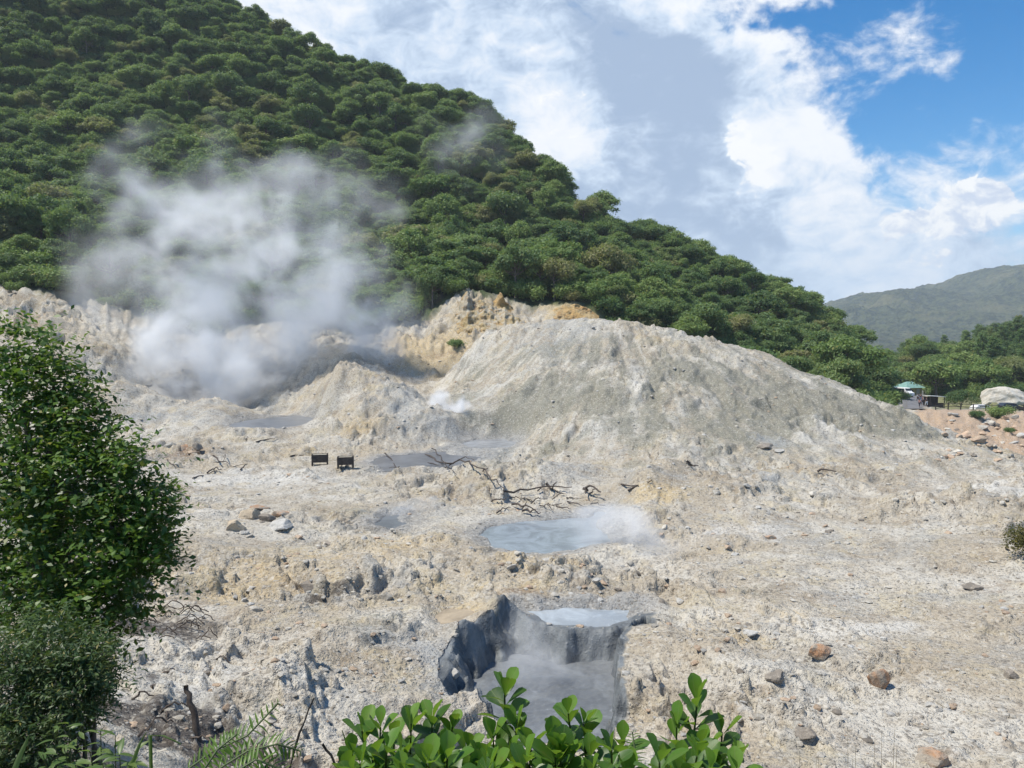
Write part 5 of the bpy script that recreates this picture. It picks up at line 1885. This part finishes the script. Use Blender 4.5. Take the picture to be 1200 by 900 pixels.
def mat_bigleaf(name, c1, c2):
    m, t = new_mat(name)
    oi = t.n('ShaderNodeObjectInfo')
    tc = t.n('ShaderNodeTexCoord')
    n = t.noise(tc.outputs['Object'], 25, 3, .6)
    c = t.mix(oi.outputs['Random'], c1, c2)
    c = t.mix(t.ramp(n, .4, .7, 0, .3), c, (.10, .13, .03))
    c = t.mix(t.ramp(t.noise(t.vmath('ADD', tc.outputs['Object'], t.vmath('SCALE', (3, 5, 7), scale=oi.outputs['Random'])), 60, 4, .7), .66, .72, 0, .7), c, (.13, .09, .03))
    sp = t.n('ShaderNodeSeparateXYZ')
    t.l(tc.outputs['Object'], sp.inputs[0])
    rib = t.ramp(t.math('ABSOLUTE', sp.outputs[0]), .0016, .0004)
    c = t.mix(t.math('MULTIPLY', rib, .6), c, (.22, .28, .09))
    vein = t.math('SINE', t.math('MULTIPLY', t.math('SUBTRACT', sp.outputs[1], t.math('MULTIPLY', t.math('ABSOLUTE', sp.outputs[0]), 1.1)), 620.0))
    c = t.mix(t.ramp(vein, .75, 1.0, 0, .35), c, (.17, .24, .06))
    edge = t.ramp(t.noise(t.vmath('ADD', tc.outputs['Object'], t.vmath('SCALE', (9, 2, 4), scale=oi.outputs['Random'])), 14, 3, .6), .60, .72, 0, .55)
    c = t.mix(edge, c, (.15, .17, .03))
    b = t.n('ShaderNodeBsdfPrincipled')
    t.l(c, b.inputs['Base Color'])
    b.inputs['Roughness'].default_value = .42
    b.inputs['Specular IOR Level'].default_value = .5
    tr = t.n('ShaderNodeBsdfTranslucent')
    t.l(t.mix(.6, c, (.26, .42, .03)), tr.inputs[0])
    ms = t.n('ShaderNodeMixShader')
    ms.inputs[0].default_value = .42
    t.l(b.outputs[0], ms.inputs[1]); t.l(tr.outputs[0], ms.inputs[2])
    o = t.n('ShaderNodeOutputMaterial')
    t.l(ms.outputs[0], o.inputs[0])
    return m


M_BIG = mat_bigleaf('leaf_obovate', (.016, .060, .009), (.085, .20, .02))
M_YOUNG = mat_bigleaf('leaf_young', (.10, .22, .02), (.16, .29, .035))
M_LANCE = mat_bigleaf('leaf_lance', (.06, .12, .025), (.14, .20, .05))
M_FERN = mat_bigleaf('leaf_fern', (.05, .13, .015), (.11, .21, .025))
M_STEM = mat_simple('green_stem', (.09, .13, .04), .6, .3, 20)
M_STEMD = mat_simple('brown_stem', (.10, .07, .05), .8, .3, 20)
OB = [leaf_mesh('leaf', .128, .082, M_BIG, curl=c, fold=f) for c, f in ((.15, .14), (.3, .08), (.05, .2))]
OBY = [leaf_mesh('leaf', .115, .070, M_YOUNG, curl=c, fold=f) for c, f in ((.05, .25), (-.05, .2))]


def put_leaf(mesh, pos, d, parent, rng, s=1.0, roll=.0, base=None):
    s *= .92
    """a leaf whose midrib points along d"""
    d = d.normalized()
    up = Vector((0, 0, 1))
    x = d.cross(up)
    if x.length < .05: x = Vector((1, 0, 0))
    x.normalize()
    z = x.cross(d)
    R = Matrix((x, d, z)).transposed() @ Matrix.Rotation(roll, 3, 'Y')
    o = bpy.data.objects.new('leaf', mesh)
    COL.objects.link(o)
    o.parent = parent
    o.matrix_local = Matrix.Translation(pos - (base or Vector((0, 0, 0)))) @ R.to_4x4() @ Matrix.Scale(s, 4)
    return o


def rosette_shrub(tips, label, seed):
    rr_ = random.Random(seed)
    bx = sum(t_[0] for t_ in tips) / len(tips)
    D0 = sum(t_[2] for t_ in tips) / len(tips)
    bp = at(bx, 900, D0)
    base = Vector((bp.x, bp.y + .05, ground_z(bp.x, bp.y)))
    e = empty('broadleaf_shrub', base)
    tag(e, label, 'shrub')
    xs_ = [t_[0] for t_ in tips]
    tips = list(tips) + [(rr_.uniform(min(xs_) - 6, max(xs_) + 6), rr_.uniform(872, 905), D0 - rr_.uniform(.1, .4), 9) for _ in range(len(tips))]
    for (px, py, D, nl) in tips:
        nl = nl + 3
        tip = at(px, py + 6, D)
        foot_ = base + Vector(((tip.x - base.x) * .55 + rr_.uniform(-.05, .05), rr_.uniform(-.05, .05), -.05))
        mid = foot_.lerp(tip, .6) + Vector((rr_.uniform(-.03, .03), rr_.uniform(-.03, .03), 0))
        m = MB()
        P = [foot_ - base, mid - base, tip - base]
        m.tube(P, [.009, .007, .0035], 6)
        m.build('stem', M_STEM, e, True)
        ax = (tip - mid).normalized()
        for k in range(nl):
            f = k / max(1, nl - 1)
            pos = tip - ax * (.27 * f ** 1.15)
            a = k * 2.399 + seed + px
            tilt = .35 + 1.15 * f ** .7 + rr_.uniform(-.15, .2)
            u = ax.orthogonal().normalized()
            v = ax.cross(u)
            d = ax * math.cos(tilt) + (u * math.cos(a) + v * math.sin(a)) * math.sin(tilt)
            young = f < .22
            put_leaf(rr_.choice(OBY if young else OB), pos, d, e, rr_, rr_.uniform(.8, 1.2) * (.85 if young and k < 1 else 1), rr_.uniform(-.5, .5), base)
    return e


rosette_shrub([(424, 850, 3.3, 10), (446, 846, 3.25, 9), (412, 876, 3.1, 9), (462, 862, 3.4, 9), (436, 884, 3.05, 9)], 'leftmost broad leaved green shrub of the front row', 1)
rosette_shrub([(482, 842, 3.3, 11), (506, 838, 3.3, 11), (530, 846, 3.35, 10), (470, 880, 3.1, 9), (520, 872, 3.1, 10), (500, 888, 3.0, 8), (548, 870, 3.2, 9)], 'dense broad leaved green shrub left of the tallest shoot', 2)
rosette_shrub([(591, 800, 3.3, 16), (578, 856, 3.15, 10), (606, 846, 3.2, 11), (622, 868, 3.1, 9), (566, 882, 3.0, 8), (600, 884, 3.0, 9)], 'broad leaved green shrub with the tallest shoot in front of the mud pit', 3)
rosette_shrub([(666, 830, 3.2, 12), (684, 842, 3.2, 10), (648, 866, 3.1, 9), (670, 878, 3.0, 10), (692, 880, 3.05, 8)], 'broad leaved green shrub before the right rim of the mud pit', 4)
rosette_shrub([(817, 816, 3.2, 14), (793, 846, 3.2, 10), (846, 852, 3.2, 10), (864, 880, 3.1, 8), (776, 884, 3.1, 8), (822, 868, 3.05, 11), (800, 890, 3.0, 8), (840, 892, 3.0, 8)], 'rightmost broad leaved green shrub, standing apart', 5)
rosette_shrub([(730, 866, 3.2, 7), (716, 892, 3.1, 7)], 'small broad leaved shoot beside the right fern frond', 6)

PIN = [leaf_mesh('leaflet', .085, .013, M_FERN, 'lance', c, .2, 5) for c in (.1, .35)]


def fern(fronds, label, seed):
    rr_ = random.Random(seed)
    b0 = at(fronds[0][0][0][0], 905, 3.2)
    base = Vector((b0.x, b0.y, ground_z(b0.x, b0.y)))
    e = empty('fern', base)
    tag(e, label, 'fern')
    for pp, D, size in fronds:
        P = [at(px, py, D + .04 * i) for i, (px, py) in enumerate(pp)]
        pts = []
        for a, b in zip(P[:-1], P[1:]):
            pts += [a.lerp(b, k / 6) for k in range(6)]
        pts.append(P[-1])
        m = MB(); m.tube([base - base, P[0] - base] + [q - base for q in pts[1:]], [.004] * (len(pts) + 1), 4)
        fr = m.build('frond', M_STEM, e, True)
        n = len(pts)
        for i in range(1, n):
            d = (pts[i] - pts[i - 1]).normalized()
            side = d.cross(Vector((0, -.8, .6))).normalized()
            for k in (-1, 1):
                f = i / n
                s = size * (math.sin(math.pi * (.12 + .85 * f)) ** .7) * rr_.uniform(.85, 1.1)
                lo = put_leaf(rr_.choice(PIN), pts[i], side * k + d * .55 + Vector((0, 0, -.15)), fr, rr_, s, 0, base)
                lo.name = 'leaflet'
    return e


fern([([(215, 905), (250, 880), (290, 862), (326, 824)], 3.2, 1.0), ([(250, 905), (290, 880), (325, 872), (352, 880)], 3.1, .95), ([(235, 908), (255, 878), (278, 860)], 3.0, .8), ([(270, 908), (300, 890), (338, 905)], 2.9, .9)], 'bright green fern at the bottom left centre', 8)
fern([([(742, 906), (744, 880), (741, 858)], 3.1, .75), ([(700, 905), (712, 888), (708, 872)], 3.1, .45)], 'small fern frond between the two right broad leaved shrubs', 9)

LANC = [leaf_mesh('leaf', .085, .026, M_LANCE, 'lance', c, .15) for c in (.15, .4)]


def leafy_herb(tips, label, seed):
    rr_ = random.Random(seed)
    bp = at(sum(t_[0] for t_ in tips) / len(tips), 905, 3.6)
    base = Vector((bp.x, bp.y, ground_z(bp.x, bp.y)))
    e = empty('leafy_herb', base)
    tag(e, label, 'plant')
    for (px, py, D) in tips:
        tip = at(px, py, D)
        st = base + Vector(((tip.x - base.x) * .5, 0, 0))
        m = MB(); m.tube([st - base, st.lerp(tip, .6) - base + Vector((.02, 0, 0)), tip - base], [.005, .004, .002], 5); m.build('stem', M_STEM, e, True)
        for k in range(9):
            f = k / 8
            pos = tip.lerp(st.lerp(tip, .6), f * .75)
            a = k * 2.4 + px
            put_leaf(rr_.choice(LANC), pos, Vector((math.cos(a), math.sin(a) * .7, .45 - .5 * f)), e, rr_, rr_.uniform(.7, 1.2), rr_.uniform(-.3, .3), base)
    return e


leafy_herb([(62, 852, 3.7), (80, 848, 3.8), (98, 850, 3.6), (118, 856, 3.7), (135, 862, 3.6), (75, 876, 3.4), (105, 880, 3.3), (140, 884, 3.4), (50, 884, 3.4), (120, 894, 3.2), (88, 896, 3.2), (158, 880, 3.5), (150, 896, 3.2)], 'light green leafy plant at the bottom left below the dark shrub', 12)


def blade(pp, D, w, label, mat=None, name='grass_blade'):
    P = [at(px, py, D) for px, py in pp]
    P = [P[0] + Vector((0, 0, -.35))] + P
    V, Q = [], []
    n = len(P)
    for i, q in enumerate(P):
        ww = w * (1 - (i / (n - 1)) ** 2.5 * .9)
        V += [q + Vector((-ww / 2, 0, .003)), q + Vector((0, -.006, 0)), q + Vector((ww / 2, 0, .003))]
    for i in range(n - 1):
        for k in (0, 1):
            a = i * 3 + k
            Q.append((a, a + 1, a + 4, a + 3))
    m = MB(); m.add(V, Q)
    tag(m.build(name, mat or M_BLADE, None, True), label, 'grass blade')


M_BLADE = mat_bigleaf('leaf_blade', (.10, .15, .05), (.16, .21, .09))
blade([(16, 905), (24, 885), (30, 872), (34, 862)], 3.0, .026, 'broad pale grass blade in the bottom left corner')
blade([(150, 905), (158, 888), (164, 872), (172, 858)], 3.2, .022, 'upright pale grass blade right of the leafy plant')
blade([(176, 862), (190, 862), (204, 868), (212, 872)], 3.4, .018, 'bent green grass blade arching over the dark bank')
blade([(416, 905), (410, 885), (404, 866), (401, 856)], 3.3, .012, 'thin dark grass blade beside the leftmost broad leaved shrub')
for i, (pp, lb_) in enumerate([([(338, 905), (346, 872), (356, 845), (368, 818)], 'thin dark bare stick leaning right beside the fern'), ([(398, 905), (388, 886), (378, 872)], 'short dark bare stick leaning left before the broad leaved shrub')]):
    P = [at(px, py, 3.4) for px, py in pp]
    P = [P[0] + Vector((0, 0, -.8))] + P
    m = MB(); m.tube(wob(P, 2, .004), [.007] * 3 + [.006] * 3 + [.004] * 3 if len(P) == 5 else [.006] * (2 * (len(P) - 1) + 1), 5)
    tag(m.build('bare_stick', M_DEAD, None, True), lb_, 'stick')
M_STRAW = mat_simple('dry_stalk', (.30, .24, .14), .9, .3, 10)
st = MB()
for i in range(16):
    px = rnd.choice((rnd.uniform(985, 1045), rnd.uniform(770, 800), rnd.uniform(935, 960)))
    p = at(px, 905, 5.5)
    g = Vector((p.x, p.y, ground_z(p.x, p.y)))
    t_ = at(px + rnd.uniform(-12, 12), rnd.uniform(845, 895), 5.6)
    st.tube([g, g.lerp(t_, .6) + Vector((.01, 0, 0)), t_], [.003, .0025, .001], 4, False)
o = st.build('dry_grass', M_STRAW)
tag(o, 'few thin dry grass stalks at the bottom right', 'grass', kind='stuff')

# ------------------------------------------------------------------ steam
def steam(name, c, r, dens, seeds, label, nscale=.12, thr=.5, detail=8, step=.35, lean=(0, 0, 0), bend=.6):
    """an ellipsoid of vapour; seeds are thicker knots ((x, y, z), radius, weight)"""
    bm = bmesh.new()
    bmesh.ops.create_icosphere(bm, subdivisions=3, radius=1.0)
    for v in bm.verts:
        k = 1 + .0 * v.co.x
        v.co = Vector((v.co.x * r[0] * k + lean[0] * v.co.z, v.co.y * r[1] + lean[1] * v.co.z, v.co.z * r[2]))
    me = bpy.data.meshes.new(name)
    bm.to_mesh(me); bm.free()
    m, t = new_mat(name + '_vapour')
    pos = t.n('ShaderNodeNewGeometry').outputs['Position']
    loc = t.vmath('SUBTRACT', pos, tuple(c))
    wv = t.vmath('SCALE', t.vmath('SUBTRACT', t.noise(pos, nscale * .8, 2, .5, col=True), (.5, .5, .5)), scale=bend / nscale * 5)
    sp = t.n('ShaderNodeSeparateXYZ')
    t.l(t.vmath('ADD', loc, t.vmath('SCALE', wv, scale=1.2)), sp.inputs[0])
    zz = t.math('DIVIDE', sp.outputs[2], r[2])
    xx = t.math('DIVIDE', t.math('SUBTRACT', sp.outputs[0], t.math('MULTIPLY', zz, lean[0])), r[0])
    yy = t.math('DIVIDE', t.math('SUBTRACT', sp.outputs[1], t.math('MULTIPLY', zz, lean[1])), r[1])
    rad = t.math('SQRT', t.math('ADD', t.math('ADD', t.math('MULTIPLY', xx, xx), t.math('MULTIPLY', yy, yy)), t.math('MULTIPLY', zz, zz)))
    xyz = t.n('ShaderNodeSeparateXYZ')
    t.l(loc, xyz.inputs[0])
    q = None
    for k, rk in enumerate(r):
        w_ = t.math('DIVIDE', xyz.outputs[k], rk)
        w_ = t.math('MULTIPLY', w_, w_)
        q = w_ if q is None else t.math('ADD', q, w_)
    fall = t.math('MULTIPLY', t.ramp(rad, 1.0, .4), t.ramp(t.math('SQRT', q), .99, .85))
    wp = t.vmath('ADD', t.vmath('MULTIPLY', pos, (1, 1, .8)), t.vmath('SCALE', wv, scale=.45))
    n = t.noise(wp, nscale, detail, .58)
    n = t.ramp(n, thr - .13, thr + .17)
    k = None
    for (p, rs, w) in seeds:
        v = t.ramp(t.vmath('DISTANCE', t.vmath('ADD', pos, t.vmath('SCALE', wv, scale=.8)), tuple(p)), rs, 0, 0, w)
        k = v if k is None else t.math('ADD', k, v)
    d = t.math('MULTIPLY', t.math('MULTIPLY', n, fall), k)
    d = t.math('MULTIPLY', d, dens)
    vol = t.n('ShaderNodeVolumePrincipled')
    vol.inputs['Color'].default_value = (.995, .997, 1, 1)
    vol.inputs['Anisotropy'].default_value = 0
    t.l(d, vol.inputs['Density'])
    o = t.n('ShaderNodeOutputMaterial')
    t.l(vol.outputs[0], o.inputs['Volume'])
    m.cycles.volume_step_rate = step
    ob = link('steam', me, m)
    ob.location = c
    ob['kind'] = 'stuff'
    ob['label'] = label
    return ob


S = lambda px, py, D: at(px, py, D)
steam('main', S(285, 318, 105), (31, 8.5, 25), .31,
      [(S(232, 448, 101), 10, 1.9), (S(205, 425, 103), 10, 1.2), (S(300, 452, 101), 10, 1.1), (S(250, 370, 104), 12, .8), (S(205, 320, 105), 11, .5), (S(330, 310, 106), 13, .42), (S(300, 240, 106), 13, .42), (S(385, 250, 107), 12, .42), (S(410, 330, 106), 12, .42),
       (S(225, 225, 106), 12, .55), (S(125, 320, 106), 10, .45), (S(400, 400, 104), 11, .35), (S(455, 330, 107), 11, .42), (S(170, 250, 106), 10, .3), (S(285, 300, 105), 11, .5), (S(350, 390, 104), 10, .45)],
      'big white steam plume rising from the crater before the forested hill', .14, .47, 9, .3, bend=.85)
steam('wisp', S(425, 400, 106), (7, 5, 9), .34, [(S(432, 410, 106), 6, 1.0), (S(440, 370, 106), 7, .8), (S(410, 380, 106), 6, .6)], 'thin steam column left of the ochre cliff', .22, .5)
steam('vent', S(527, 488, 79), (4.2, 2.2, 3.6), 4.5, [(S(522, 486, 79), 2.6, 1.5), (S(537, 502, 78), 2.4, .7)], 'small white steam puff by the dark mound flank', .5, .42)
steam('veil', S(540, 190, 215), (22, 8, 20), .075, [(S(535, 160, 215), 16, 1.0), (S(520, 215, 215), 14, .7)], 'faint steam veil drifting over the upper slope', .08, .5, 6, .5)
steam('drift', S(735, 640, 37.5), (7.5, 3.6, 2.2), .46, [(S(690, 632, 38.5), 2.6, .8), (S(730, 640, 37), 2.8, 1.3), (S(790, 648, 37), 3.4, .9)], 'low white steam drifting off the right of the milky pool', .35, .42)
steam('pit', S(655, 775, 25), (3.0, 2.6, 2.0), .34, [(S(640, 765, 25), 2.2, .9), (S(690, 770, 25), 2.2, 1.0), (S(650, 810, 24), 2, .7), (S(720, 745, 26), 1.6, .8)], 'thin steam rising from the grey mud pit', .5, .43)
steam('hollow', S(490, 610, 46), (5, 3, 1.6), .55, [(S(460, 612, 46), 2.6, 1.0), (S(510, 612, 46), 3, .8)], 'faint steam over the small vent left of the milky pool', .5, .44)
steam('base', S(248, 446, 99), (16, 5.0, 7.5), .24, [(S(215, 440, 99), 8, 1.0), (S(255, 450, 99), 8, 1.2), (S(300, 458, 98), 8, .8), (S(180, 452, 99), 7, .8), (S(235, 420, 99), 8, .7)], 'thick bright steam low over the crater rim', .2, .42, 8, .4, bend=.6)

# ------------------------------------------------------------------ haze: the air of the valley
hz = MB()
hz.box((0, 1700, 160), (7600, 3800, 376))
mh, t = new_mat('air')
vol = t.n('ShaderNodeVolumePrincipled')
vol.inputs['Color'].default_value = (.84, .92, 1, 1)
vol.inputs['Density'].default_value = .00016
o_ = t.n('ShaderNodeOutputMaterial')
t.l(vol.outputs[0], o_.inputs['Volume'])
tag(hz.build('haze', mh), kind='stuff')
